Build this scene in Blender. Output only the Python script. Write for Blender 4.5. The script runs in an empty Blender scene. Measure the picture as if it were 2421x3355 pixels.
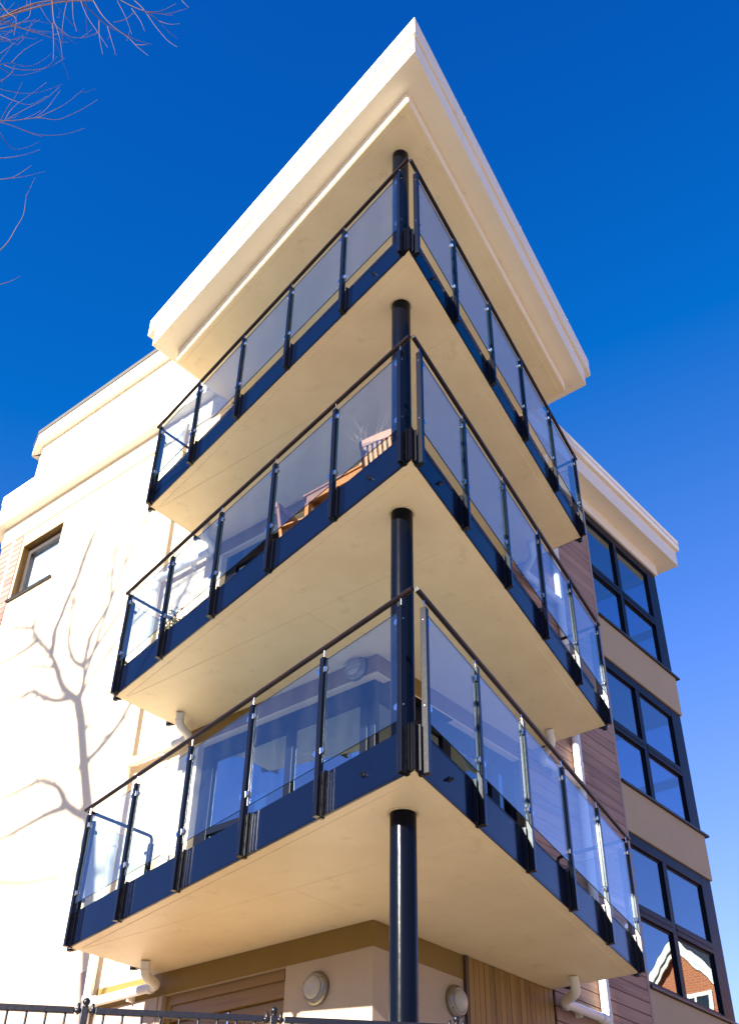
import bpy, math, random
from mathutils import Vector, Matrix

# ------------------------------------------------------------------ camera, sky, sun, exposure
scene = bpy.context.scene
R = math.radians
CAM_POS = Vector((6.41934, -7.62147, 1.66132))
YAW, PITCH, ROLL = -0.71112, 0.66927, 0.01981
fw = Vector((math.sin(YAW) * math.cos(PITCH), math.cos(YAW) * math.cos(PITCH), math.sin(PITCH)))
rt = Vector((math.cos(YAW), -math.sin(YAW), 0))
up = rt.cross(fw)
r2 = rt * math.cos(ROLL) + up * math.sin(ROLL)
u2 = -rt * math.sin(ROLL) + up * math.cos(ROLL)
cam_data = bpy.data.cameras.new("camera")
cam = bpy.data.objects.new("camera", cam_data)
scene.collection.objects.link(cam)
cam.matrix_world = Matrix(((r2.x, u2.x, -fw.x, CAM_POS.x), (r2.y, u2.y, -fw.y, CAM_POS.y),
                           (r2.z, u2.z, -fw.z, CAM_POS.z), (0, 0, 0, 1)))
cam_data.sensor_fit = 'HORIZONTAL'
cam_data.sensor_width = 36.0
cam_data.lens = 36.0 * 3506.565 / 2421.0
cam_data.clip_end = 2000.0
scene.camera = cam

SUN_EL, SUN_AZ = R(22.5), R(2.5)          # azimuth measured from -Y towards +X
to_sun = Vector((math.sin(SUN_AZ) * math.cos(SUN_EL), -math.cos(SUN_AZ) * math.cos(SUN_EL), math.sin(SUN_EL)))
world = bpy.data.worlds.new("World")
scene.world = world
world.use_nodes = True
wn = world.node_tree
bg = wn.nodes["Background"]
sky = wn.nodes.new("ShaderNodeTexSky")
sky.sky_type = 'NISHITA'
sky.sun_disc = False
sky.sun_elevation = SUN_EL
sky.sun_rotation = math.pi - SUN_AZ
sky.altitude = 200.0
sky.air_density = 1.0
sky.dust_density = 0.3
sky.ozone_density = 6.0
# deep winter blue: red and green fall off faster than blue towards the zenith
sep = wn.nodes.new("ShaderNodeSeparateColor")
com = wn.nodes.new("ShaderNodeCombineColor")
wn.links.new(sky.outputs[0], sep.inputs[0])
for i, (k, c, top) in enumerate(((1.45, -0.60, 3.6), (0.86, -0.28, 4.4), (0.98, 0.0, 6.6))):
    ma = wn.nodes.new("ShaderNodeMath")
    ma.operation = 'MULTIPLY_ADD'
    ma.inputs[1].default_value = k
    ma.inputs[2].default_value = c
    mn = wn.nodes.new("ShaderNodeMath")
    mn.operation = 'MINIMUM'
    mn.inputs[1].default_value = top
    mx = wn.nodes.new("ShaderNodeMath")
    mx.operation = 'MAXIMUM'
    mx.inputs[1].default_value = 0.004
    wn.links.new(sep.outputs[i], ma.inputs[0])
    wn.links.new(ma.outputs[0], mn.inputs[0])
    wn.links.new(mn.outputs[0], mx.inputs[0])
    wn.links.new(mx.outputs[0], com.inputs[i])
wn.links.new(com.outputs[0], bg.inputs[0])
bg.inputs[1].default_value = 0.085

sun_data = bpy.data.lights.new("sun", 'SUN')
sun_data.energy = 5.0
sun_data.angle = R(0.7)
sun_data.color = (1.0, 0.93, 0.80)
sun = bpy.data.objects.new("sun", sun_data)
sun.rotation_euler = to_sun.to_track_quat('Z', 'Y').to_euler()
sun.location = (0, -30, 30)
scene.collection.objects.link(sun)

scene.view_settings.view_transform = 'Standard'
scene.view_settings.look = 'None'
scene.view_settings.exposure = 1.8
scene.view_settings.gamma = 1.0
scene.view_settings.use_curve_mapping = False
scene.render.engine = 'CYCLES'
scene.cycles.max_bounces = 10
scene.cycles.diffuse_bounces = 6
scene.cycles.glossy_bounces = 5
scene.cycles.transparent_max_bounces = 24
scene.cycles.caustics_reflective = True
scene.cycles.caustics_refractive = False
scene.cycles.sample_clamp_indirect = 25.0
try:
    scene.cycles.use_denoising = True
except Exception:
    pass

LINK = scene.collection.objects.link
rng = random.Random(11)


# ------------------------------------------------------------------ materials
def mat(name, col, rough=0.6, metal=0.0, var=0.0, var_scale=3.0, var_col=None, bump=0.0, bump_scale=60.0,
        spec=0.5, coat=0.0, stretch=(1, 1, 1), detail=6.0):
    m = bpy.data.materials.new(name)
    m.use_nodes = True
    nt = m.node_tree
    b = nt.nodes["Principled BSDF"]
    b.inputs["Base Color"].default_value = (*col, 1)
    b.inputs["Roughness"].default_value = rough
    b.inputs["Metallic"].default_value = metal
    b.inputs["Specular IOR Level"].default_value = spec
    b.inputs["Coat Weight"].default_value = coat
    b.inputs["Coat Roughness"].default_value = 0.06
    if var or bump:
        tc = nt.nodes.new("ShaderNodeTexCoord")
        mp = nt.nodes.new("ShaderNodeMapping")
        mp.inputs["Scale"].default_value = stretch
        nt.links.new(tc.outputs["Object"], mp.inputs[0])
    if var:
        n = nt.nodes.new("ShaderNodeTexNoise")
        n.inputs["Scale"].default_value = var_scale
        n.inputs["Detail"].default_value = detail
        n.inputs["Roughness"].default_value = 0.62
        nt.links.new(mp.outputs[0], n.inputs["Vector"])
        rp = nt.nodes.new("ShaderNodeValToRGB")
        rp.color_ramp.elements[0].position = 0.36
        rp.color_ramp.elements[1].position = 0.66
        vc = var_col or tuple(c * 0.5 for c in col)
        rp.color_ramp.elements[0].color = (*[c * (1 - var) + v * var for c, v in zip(col, vc)], 1)
        rp.color_ramp.elements[1].color = (*col, 1)
        nt.links.new(n.outputs["Fac"], rp.inputs[0])
        nt.links.new(rp.outputs[0], b.inputs["Base Color"])
    if bump:
        n2 = nt.nodes.new("ShaderNodeTexNoise")
        n2.inputs["Scale"].default_value = bump_scale
        n2.inputs["Detail"].default_value = 4.0
        nt.links.new(mp.outputs[0], n2.inputs["Vector"])
        bp = nt.nodes.new("ShaderNodeBump")
        bp.inputs["Strength"].default_value = bump
        bp.inputs["Distance"].default_value = 0.01
        nt.links.new(n2.outputs["Fac"], bp.inputs["Height"])
        nt.links.new(bp.outputs[0], b.inputs["Normal"])
    return m


def glass_mat(name, tint, ior=1.5, rough=0.0, wobble=0.0, wobble_scale=1.5, dust=0.006, sheen=(1, 1, 1)):
    m = bpy.data.materials.new(name)
    m.use_nodes = True
    nt = m.node_tree
    nt.nodes.remove(nt.nodes["Principled BSDF"])
    out = nt.nodes["Material Output"]
    tr = nt.nodes.new("ShaderNodeBsdfTransparent")
    tr.inputs[0].default_value = (*tint, 1)
    gl = nt.nodes.new("ShaderNodeBsdfGlossy")
    gl.inputs["Roughness"].default_value = rough
    gl.inputs["Color"].default_value = (*sheen, 1)
    fr = nt.nodes.new("ShaderNodeFresnel")
    # the Fresnel node inverts the index on the far face of a pane: feed it 1/ior there so both faces act alike
    ge = nt.nodes.new("ShaderNodeNewGeometry")
    io = nt.nodes.new("ShaderNodeMapRange")
    io.inputs["To Min"].default_value = ior
    io.inputs["To Max"].default_value = 1.0 / ior
    nt.links.new(ge.outputs["Backfacing"], io.inputs["Value"])
    nt.links.new(io.outputs[0], fr.inputs["IOR"])
    mx = nt.nodes.new("ShaderNodeMixShader")
    nt.links.new(fr.outputs[0], mx.inputs[0])
    nt.links.new(tr.outputs[0], mx.inputs[1])
    nt.links.new(gl.outputs[0], mx.inputs[2])
    # a thin film of dust and dried rain marks
    df = nt.nodes.new("ShaderNodeBsdfDiffuse")
    df.inputs[0].default_value = (0.62, 0.62, 0.62, 1)
    t2 = nt.nodes.new("ShaderNodeTexCoord")
    mp = nt.nodes.new("ShaderNodeMapping")
    mp.inputs["Scale"].default_value = (3.0, 3.0, 0.7)
    ns = nt.nodes.new("ShaderNodeTexNoise")
    ns.inputs["Scale"].default_value = 2.2
    ns.inputs["Detail"].default_value = 8.0
    mr = nt.nodes.new("ShaderNodeMapRange")
    mr.inputs["From Min"].default_value = 0.42
    mr.inputs["From Max"].default_value = 0.75
    mr.inputs["To Max"].default_value = dust
    m3 = nt.nodes.new("ShaderNodeMixShader")
    nt.links.new(t2.outputs["Object"], mp.inputs[0])
    nt.links.new(mp.outputs[0], ns.inputs["Vector"])
    nt.links.new(ns.outputs["Fac"], mr.inputs["Value"])
    nt.links.new(mr.outputs[0], m3.inputs[0])
    nt.links.new(mx.outputs[0], m3.inputs[1])
    nt.links.new(df.outputs[0], m3.inputs[2])
    nt.links.new(m3.outputs[0], out.inputs["Surface"])
    if wobble:
        tc = nt.nodes.new("ShaderNodeTexCoord")
        n = nt.nodes.new("ShaderNodeTexNoise")
        n.inputs["Scale"].default_value = wobble_scale
        n.inputs["Detail"].default_value = 1.0
        nt.links.new(tc.outputs["Object"], n.inputs["Vector"])
        bp = nt.nodes.new("ShaderNodeBump")
        bp.inputs["Strength"].default_value = wobble
        bp.inputs["Distance"].default_value = 0.02
        nt.links.new(n.outputs["Fac"], bp.inputs["Height"])
        nt.links.new(bp.outputs[0], gl.inputs["Normal"])
    return m


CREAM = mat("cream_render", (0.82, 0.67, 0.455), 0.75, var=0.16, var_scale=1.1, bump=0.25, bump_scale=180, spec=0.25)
SOFFIT = mat("cream_soffit_paint", (0.88, 0.74, 0.50), 0.42, var=0.22, var_scale=1.6, var_col=(0.60, 0.43, 0.22),
             bump=0.10, bump_scale=14, spec=0.4)


def weather(m, scale, lo, hi, col, stretch=(1, 1, 1), amount=0.6):
    """a second layer of stains or specks over a painted material"""
    nt = m.node_tree
    b = nt.nodes["Principled BSDF"]
    src = b.inputs["Base Color"].links[0].from_socket
    tc = nt.nodes.new("ShaderNodeTexCoord")
    mp = nt.nodes.new("ShaderNodeMapping")
    mp.inputs["Scale"].default_value = stretch
    n = nt.nodes.new("ShaderNodeTexNoise")
    n.inputs["Scale"].default_value = scale
    n.inputs["Detail"].default_value = 8.0
    n.inputs["Roughness"].default_value = 0.7
    mr = nt.nodes.new("ShaderNodeMapRange")
    mr.inputs["From Min"].default_value = lo
    mr.inputs["From Max"].default_value = hi
    mr.inputs["To Max"].default_value = amount
    mx = nt.nodes.new("ShaderNodeMix")
    mx.data_type = 'RGBA'
    for inp in mx.inputs:
        if inp.type == 'RGBA' and inp.name == 'B':
            inp.default_value = (*col, 1)
    nt.links.new(tc.outputs["Object"], mp.inputs[0])
    nt.links.new(mp.outputs[0], n.inputs["Vector"])
    nt.links.new(n.outputs["Fac"], mr.inputs["Value"])
    nt.links.new(mr.outputs[0], mx.inputs[0])
    ia = [i for i in mx.inputs if i.type == 'RGBA' and i.name == 'A'][0]
    oa = [o for o in mx.outputs if o.type == 'RGBA'][0]
    nt.links.new(src, ia)
    nt.links.new(oa, b.inputs["Base Color"])


weather(SOFFIT, 4.0, 0.58, 0.78, (0.50, 0.37, 0.19), amount=0.5)
weather(SOFFIT, 38.0, 0.72, 0.76, (0.20, 0.15, 0.08), amount=0.6)
OCHRE = mat("ochre_paint", (0.25, 0.155, 0.032), 0.6, var=0.2, var_scale=2.5)
WHITE = mat("white_paint", (0.84, 0.755, 0.61), 0.5, var=0.12, var_scale=2.0, var_col=(0.66, 0.58, 0.47))
weather(CREAM, 2.2, 0.60, 0.80, (0.52, 0.40, 0.27), stretch=(1.6, 1.6, 0.35), amount=0.45)
weather(WHITE, 3.0, 0.60, 0.80, (0.42, 0.34, 0.24), stretch=(2.5, 2.5, 0.5), amount=0.5)
SHADED_CREAM = mat("shade_darkened_render", (0.50, 0.395, 0.285), 0.8, var=0.2, var_scale=1.5, bump=0.3, bump_scale=150)  # cream render darkened: shade under the lowest balcony put into the colour
EDGE = mat("green_glass_edge", (0.012, 0.035, 0.035), 0.15)
PLINTH = mat("pink_render", (0.50, 0.37, 0.28), 0.8, var=0.3, var_scale=2.0, bump=0.3, bump_scale=120)
ROOFING = mat("dark_roof_felt", (0.10, 0.09, 0.08), 0.85, var=0.4, var_scale=8)
NAVY = mat("navy_gloss_panel", (0.0018, 0.0045, 0.017), 0.12, var=0.25, var_scale=2.0, spec=0.17)
BLACK = mat("black_gloss_paint", (0.003, 0.003, 0.005), 0.20, bump=0.03, bump_scale=25, spec=0.32)
COLUMN = mat("navy_column_paint", (0.002, 0.003, 0.007), 0.19, bump=0.12, bump_scale=18, spec=0.10, coat=0.0,
             stretch=(1, 1, 0.35))
RAIL = mat("worn_black_rail", (0.0035, 0.003, 0.004), 0.32, var=0.7, var_scale=5.0, var_col=(0.018, 0.008, 0.005),
           bump=0.3, bump_scale=70, spec=0.22)
CHROME = mat("chrome_clamp", (0.75, 0.76, 0.80), 0.16, metal=1.0)
GASKET = mat("cream_sealant", (0.72, 0.60, 0.38), 0.6, var=0.5, var_scale=20)
FRAME = mat("blue_black_frame", (0.004, 0.006, 0.014), 0.35, spec=0.14, bump=0.05, bump_scale=20)
SILL = mat("black_sill", (0.012, 0.011, 0.014), 0.4)
GLASS = glass_mat("balcony_glass", (0.85, 0.92, 0.97), 1.66, wobble=0.02, wobble_scale=0.8)
WGLASS = glass_mat("window_glass", (0.30, 0.46, 0.60), 3.1, wobble=0.05, wobble_scale=1.7, dust=0.004, sheen=(0.74, 0.91, 1.0))
PVC = mat("white_pvc_pipe", (0.78, 0.76, 0.73), 0.35, var=0.25, var_scale=5, var_col=(0.55, 0.50, 0.42))
PANEL = mat("tan_spandrel", (0.45, 0.335, 0.19), 0.7, var=0.12, var_scale=1.5, bump=0.1, bump_scale=200)
LAMP_RIM = mat("brushed_lamp_rim", (0.30, 0.28, 0.25), 0.35, metal=0.9, bump=0.1, bump_scale=60)
LAMP_DOME = mat("opal_lamp_dome", (0.46, 0.43, 0.37), 0.25, var=0.2, var_scale=8)
ROOM = mat("room_paint", (0.62, 0.60, 0.58), 0.9)
ROOMFLOOR = mat("room_floor", (0.22, 0.15, 0.09), 0.6, var=0.4, var_scale=4)
CURTAIN = mat("white_curtain", (0.80, 0.79, 0.76), 0.9)
DECK = mat("grey_deck", (0.30, 0.27, 0.23), 0.85, var=0.4, var_scale=6)
IRON = mat("black_iron", (0.006, 0.006, 0.010), 0.32, bump=0.15, bump_scale=40, spec=0.35)
TERRACE = mat("pale_paving", (0.20, 0.165, 0.125), 0.85, var=0.45, var_scale=0.7, bump=0.3, bump_scale=20)
STREET = mat("street_paving", (0.52, 0.44, 0.325), 0.9, var=0.4, var_scale=0.5, spec=1.0)


def added_wet_patches(m):
    """unseen smooth films added to the street to throw sun dapples onto the soffits"""
    nt = m.node_tree
    b = nt.nodes["Principled BSDF"]
    tc = nt.nodes.new("ShaderNodeTexCoord")
    mp = nt.nodes.new("ShaderNodeMapping")
    mp.inputs["Scale"].default_value = (1.0, 0.55, 1.0)
    n = nt.nodes.new("ShaderNodeTexNoise")
    n.inputs["Scale"].default_value = 0.75
    n.inputs["Detail"].default_value = 2.5
    mr = nt.nodes.new("ShaderNodeMapRange")
    mr.inputs["From Min"].default_value = 0.53
    mr.inputs["From Max"].default_value = 0.58
    mr.inputs["To Min"].default_value = 0.9
    mr.inputs["To Max"].default_value = 0.11
    nt.links.new(tc.outputs["Object"], mp.inputs[0])
    nt.links.new(mp.outputs[0], n.inputs["Vector"])
    nt.links.new(n.outputs["Fac"], mr.inputs["Value"])
    nt.links.new(mr.outputs[0], b.inputs["Roughness"])


added_wet_patches(STREET)  # added gloss patches, out of view, bounce sunlight up to the soffits
STONE = mat("retaining_stone", (0.38, 0.33, 0.27), 0.9, var=0.5, var_scale=3, bump=0.6, bump_scale=12)
BARK = mat("grey_bark", (0.20, 0.145, 0.105), 0.85, var=0.6, var_scale=9, bump=0.5, bump_scale=30)
TWIG = mat("reddish_twig", (0.15, 0.07, 0.05), 0.7, var=0.6, var_scale=3, var_col=(0.05, 0.03, 0.03))
CHAIRWOOD = mat("oiled_teak", (0.34, 0.13, 0.035), 0.42, var=0.5, var_scale=5, stretch=(6, 6, 0.8))
POT = mat("grey_pot", (0.24, 0.22, 0.20), 0.7, var=0.3, var_scale=10)
SOIL = mat("dark_soil", (0.04, 0.03, 0.02), 1.0)
LEAF = mat("dark_leaf", (0.05, 0.065, 0.02), 0.55, var=0.6, var_scale=14)
LEAFP = mat("dry_leaf", (0.22, 0.17, 0.06), 0.6, var=0.5, var_scale=14)
STEM = mat("thin_stem", (0.24, 0.17, 0.10), 0.8)


def brick_mat():
    m = bpy.data.materials.new("orange_brick")
    m.use_nodes = True
    nt = m.node_tree
    b = nt.nodes["Principled BSDF"]
    tc = nt.nodes.new("ShaderNodeTexCoord")
    mp = nt.nodes.new("ShaderNodeMapping")
    mp.inputs["Rotation"].default_value = (R(90), 0, 0)
    br = nt.nodes.new("ShaderNodeTexBrick")
    br.inputs["Color1"].default_value = (0.52, 0.13, 0.035, 1)
    br.inputs["Color2"].default_value = (0.46, 0.10, 0.028, 1)
    br.inputs["Mortar"].default_value = (0.42, 0.25, 0.15, 1)
    br.inputs["Scale"].default_value = 1.0
    br.inputs["Brick Width"].default_value = 0.225
    br.inputs["Row Height"].default_value = 0.075
    br.inputs["Mortar Size"].default_value = 0.008
    nt.links.new(tc.outputs["Object"], mp.inputs[0])
    nt.links.new(mp.outputs[0], br.inputs[0])
    nt.links.new(br.outputs[0], b.inputs["Base Color"])
    b.inputs["Roughness"].default_value = 0.85
    return m


BRICK = brick_mat()


def wood_mat(name, c1, c2, axis, rough=0.6):
    """planed boards: grain stretched along one axis, tone changes from board to board (object random)"""
    m = bpy.data.materials.new(name)
    m.use_nodes = True
    nt = m.node_tree
    b = nt.nodes["Principled BSDF"]
    b.inputs["Roughness"].default_value = rough
    tc = nt.nodes.new("ShaderNodeTexCoord")
    mp = nt.nodes.new("ShaderNodeMapping")
    s = [28, 28, 28]
    s[axis] = 1.2
    mp.inputs["Scale"].default_value = s
    oi = nt.nodes.new("ShaderNodeObjectInfo")
    n = nt.nodes.new("ShaderNodeTexNoise")
    n.noise_dimensions = '4D'
    n.inputs["Scale"].default_value = 1.0
    n.inputs["Detail"].default_value = 5
    mul = nt.nodes.new("ShaderNodeMath")
    mul.operation = 'MULTIPLY'
    mul.inputs[1].default_value = 40
    nt.links.new(oi.outputs["Random"], mul.inputs[0])
    nt.links.new(mul.outputs[0], n.inputs["W"])
    nt.links.new(tc.outputs["Object"], mp.inputs[0])
    nt.links.new(mp.outputs[0], n.inputs["Vector"])
    add = nt.nodes.new("ShaderNodeMath")
    add.operation = 'MULTIPLY_ADD'
    add.inputs[1].default_value = 0.35
    nt.links.new(oi.outputs["Random"], add.inputs[0])
    n2 = nt.nodes.new("ShaderNodeTexNoise")
    n2.inputs["Scale"].default_value = 1.3
    n2.inputs["Detail"].default_value = 4
    nt.links.new(tc.outputs["Object"], n2.inputs["Vector"])
    ad2 = nt.nodes.new("ShaderNodeMath")
    ad2.operation = 'MULTIPLY_ADD'
    ad2.inputs[1].default_value = 0.5
    nt.links.new(n2.outputs["Fac"], ad2.inputs[0])
    nt.links.new(n.outputs["Fac"], ad2.inputs[2])
    nt.links.new(ad2.outputs[0], add.inputs[2])
    rp = nt.nodes.new("ShaderNodeValToRGB")
    rp.color_ramp.elements[0].position = 0.45
    rp.color_ramp.elements[1].position = 1.1 if False else 1.0
    rp.color_ramp.elements[0].color = (*c1, 1)
    rp.color_ramp.elements[1].color = (*c2, 1)
    nt.links.new(add.outputs[0], rp.inputs[0])
    nt.links.new(rp.outputs[0], b.inputs["Base Color"])
    bp = nt.nodes.new("ShaderNodeBump")
    bp.inputs["Strength"].default_value = 0.25
    bp.inputs["Distance"].default_value = 0.004
    nt.links.new(n.outputs["Fac"], bp.inputs["Height"])
    nt.links.new(bp.outputs[0], b.inputs["Normal"])
    return m


CEDAR = wood_mat("weathered_cedar", (0.13, 0.065, 0.040), (0.37, 0.215, 0.145), 1)
CEDARV = wood_mat("golden_cedar", (0.13, 0.068, 0.016), (0.31, 0.18, 0.048), 2)
CEDARX = wood_mat("bleached_cedar", (0.20, 0.085, 0.065), (0.32, 0.18, 0.15), 0)
DOORWOOD = wood_mat("varnished_door_timber", (0.11, 0.055, 0.009), (0.27, 0.155, 0.038), 2, 0.4)
DOORWOODX = wood_mat("varnished_lintel_timber", (0.10, 0.050, 0.009), (0.25, 0.14, 0.036), 0, 0.4)


# ------------------------------------------------------------------ mesh building
class MB:
    def __init__(self):
        self.v, self.f, self.smooth = [], [], []

    def add(self, verts, faces, smooth=False):
        n = len(self.v)
        self.v += [tuple(x) for x in verts]
        self.f += [tuple(i + n for i in q) for q in faces]
        self.smooth += [smooth] * len(faces)
        return self

    def box(self, x0, x1, y0, y1, z0, z1):
        return self.obox(Vector((0, 0, 0)), Vector((1, 0, 0)), Vector((0, 1, 0)), x0, x1, y0, y1, z0, z1)

    def obox(self, o, a, b, a0, a1, b0, b1, z0, z1):
        """box in a frame: origin o, horizontal axes a and b, vertical z"""
        P = [o + a * x + b * y + Vector((0, 0, z)) for z in (z0, z1) for x, y in ((a0, b0), (a1, b0), (a1, b1), (a0, b1))]
        F = [(3, 2, 1, 0), (4, 5, 6, 7), (0, 1, 5, 4), (1, 2, 6, 5), (2, 3, 7, 6), (3, 0, 4, 7)]
        if a.cross(b).z < 0:
            F = [tuple(reversed(q)) for q in F]
        return self.add(P, F)

    def prism(self, poly, z0, z1):
        n = len(poly)
        P = [(x, y, z0) for x, y in poly] + [(x, y, z1) for x, y in poly]
        area = sum(poly[i][0] * poly[(i + 1) % n][1] - poly[(i + 1) % n][0] * poly[i][1] for i in range(n))
        F = [tuple(reversed(range(n))), tuple(range(n, 2 * n))] + [(i, (i + 1) % n, n + (i + 1) % n, n + i) for i in range(n)]
        if area < 0:
            F = [tuple(reversed(q)) for q in F]
        return self.add(P, F)

    def tube(self, pts, rad, sides=8, cap=True):
        pts = [Vector(q) for q in pts]
        if not isinstance(rad, (list, tuple)):
            rad = [rad] * len(pts)
        n = len(pts)
        ref = None
        V, F = [], []
        for i, q in enumerate(pts):
            t = (pts[min(i + 1, n - 1)] - pts[max(i - 1, 0)]).normalized()
            if ref is None:
                ref = t.orthogonal().normalized()
            else:
                ref = (ref - t * ref.dot(t))
                ref = ref.normalized() if ref.length > 1e-6 else t.orthogonal().normalized()
            bi = t.cross(ref)
            for s in range(sides):
                a = 2 * math.pi * s / sides
                V.append(q + (ref * math.cos(a) + bi * math.sin(a)) * rad[i])
        for i in range(n - 1):
            for s in range(sides):
                s2 = (s + 1) % sides
                F.append((i * sides + s, i * sides + s2, (i + 1) * sides + s2, (i + 1) * sides + s))
        self.add(V, F, True)
        if cap:
            self.add(V[:sides], [tuple(reversed(range(sides)))])
            self.add(V[-sides:], [tuple(range(sides))])
        return self

    def lathe(self, o, axis, prof, sides=32):
        """prof: list of (radius, height along axis); o origin"""
        axis = Vector(axis).normalized()
        a = axis.orthogonal().normalized()
        b = axis.cross(a)
        V, F = [], []
        for r, h in prof:
            for s in range(sides):
                t = 2 * math.pi * s / sides
                V.append(Vector(o) + axis * h + (a * math.cos(t) + b * math.sin(t)) * r)
        for i in range(len(prof) - 1):
            for s in range(sides):
                s2 = (s + 1) % sides
                F.append((i * sides + s, i * sides + s2, (i + 1) * sides + s2, (i + 1) * sides + s))
        self.add(V, F, True)
        self.add(V[:sides], [tuple(reversed(range(sides)))])
        self.add(V[-sides:], [tuple(range(sides))])
        return self

    def build(self, name, m, parent=None, bevel=0.0, segs=2):
        me = bpy.data.meshes.new(name)
        me.from_pydata(self.v, [], self.f)
        me.polygons.foreach_set("use_smooth", self.smooth)
        me.materials.append(m)
        me.update()
        o = bpy.data.objects.new(name, me)
        LINK(o)
        if parent is not None:
            adopt(o, parent)
        if bevel:
            md = o.modifiers.new("bevel", 'BEVEL')
            md.width = bevel
            md.segments = segs
            md.limit_method = 'ANGLE'
        return o


def world_base(o):
    v = Vector((0, 0, 0))
    while o is not None:
        v += o.location
        if o.parent is not None:
            v += o.matrix_parent_inverse.translation
        o = o.parent
    return v


def adopt(o, parent):
    """parent without moving: meshes of fixed things are modelled in place"""
    o.parent = parent
    o.matrix_parent_inverse = Matrix.Translation(-world_base(parent))


def empty(name, loc, rz=0.0):
    e = bpy.data.objects.new(name, None)
    e.empty_display_size = 0.2
    e.location = loc
    e.rotation_euler = (0, 0, rz)
    LINK(e)
    return e


def child(mb, name, m, parent, bevel=0.0):
    """part of a movable thing, modelled in the thing's own frame"""
    o = mb.build(name, m, None, bevel)
    o.parent = parent
    return o


def copy_of(src, parent, dz=0.0, dx=0.0, dy=0.0):
    o = src.copy()
    LINK(o)
    o.parent = parent
    o.matrix_parent_inverse = src.matrix_parent_inverse
    o.location = src.location + Vector((dx, dy, dz))
    return o


def tag(o, label, cat, group=None):
    o["label"] = label
    o["category"] = cat
    if group:
        o["group"] = group
    return o


def structure(o):
    o["kind"] = "structure"
    return o


X, Y = Vector((1, 0, 0)), Vector((0, 1, 0))

# ------------------------------------------------------------------ ground
TZ = 2.0                                   # raised terrace the building stands on
FD = Vector((0.6826, 0.7308, 0))           # direction of the fence / terrace edge
FP = Vector((1.41, -4.0, 0))
FN = Vector((0.7308, -0.6826, 0))          # towards the street
g = MB().add([(-400, -400, 0), (400, -400, 0), (400, 400, 0), (-400, 400, 0)], [(0, 1, 2, 3)])
structure(g.build("ground", STREET))
a, b = FP - FD * 60, FP + FD * 60
q = FN * -90
structure(MB().prism([(a.x, a.y), (b.x, b.y), (b.x + q.x, b.y + q.y), (a.x + q.x, a.y + q.y)], 0.004, TZ).build("terrace", TERRACE))
w = MB()
w.obox(FP, FD, FN, -40, 40, -0.06, 0.24, 0.0, TZ + 0.05)
w.obox(FP, FD, FN, -40, 40, -0.10, 0.28, TZ + 0.05, TZ + 0.13)
tag(w.build("retaining_wall", STONE), "low stone retaining wall under the black railings below the frame", "wall")

# ------------------------------------------------------------------ the building
bld = empty("apartment_building", (0, 0, TZ))
tag(bld, "cream apartment block with three sharp corner balconies under a white overhanging roof", "building")


def part(mb, name, m, bevel=0.0, parent=None):
    return mb.build(name, m, parent or bld, bevel)


def wall_sheet(mb, o, a, out, a0, a1, z0, z1, holes, depth=0.22):
    """rendered wall face in the plane o + a*s, facing `out`, with openings and their reveals"""
    ss = sorted({a0, a1, *[h[i] for h in holes for i in (0, 1)]})
    zs = sorted({z0, z1, *[h[i] for h in holes for i in (2, 3)]})
    ss = [s for s in ss if a0 <= s <= a1]
    zs = [z for z in zs if z0 <= z <= z1]
    P = lambda s, z, d=0.0: o + a * s - out * d + Vector((0, 0, z))
    for i in range(len(ss) - 1):
        for j in range(len(zs) - 1):
            cs, cz = (ss[i] + ss[i + 1]) / 2, (zs[j] + zs[j + 1]) / 2
            if any(h[0] < cs < h[1] and h[2] < cz < h[3] for h in holes):
                continue
            mb.add([P(ss[i], zs[j]), P(ss[i + 1], zs[j]), P(ss[i + 1], zs[j + 1]), P(ss[i], zs[j + 1])], [(0, 1, 2, 3)])
    for h in holes:
        s0, s1, q0, q1 = h[:4]
        mb.add([P(s0, q1), P(s1, q1), P(s1, q1, depth), P(s0, q1, depth)], [(0, 1, 2, 3)])
        if q0 > z0:
            mb.add([P(s0, q0), P(s1, q0), P(s1, q0, depth), P(s0, q0, depth)], [(0, 1, 2, 3)])
        if s0 > a0:
            mb.add([P(s0, q0), P(s0, q1), P(s0, q1, depth), P(s0, q0, depth)], [(0, 1, 2, 3)])
        if s1 < a1:
            mb.add([P(s1, q0), P(s1, q1), P(s1, q1, depth), P(s1, q0, depth)], [(0, 1, 2, 3)])


O = Vector((0, 0, 0))
H = 2.8
DK = [5.05 + H * k for k in range(3)]              # deck / floor levels
BT = [7.37 + H * k for k in range(3)]              # head of the glazed openings
# left face (y = 0, facing -Y)
lh = [(-2.84, -1.08, TZ, 4.57)] + [(-2.76, 0.0, DK[k], BT[k] + (0.0 if k < 2 else -0.05)) for k in range(3)] + [(-8.22, -7.05, 11.70, 12.86)]
lw = MB()
wall_sheet(lw, O, X, -Y, -8.95, 0.0, 4.57, 13.14, lh[1:])
wall_sheet(lw, O, X, -Y, -8.95, -2.90, TZ, 4.57, [])
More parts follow.
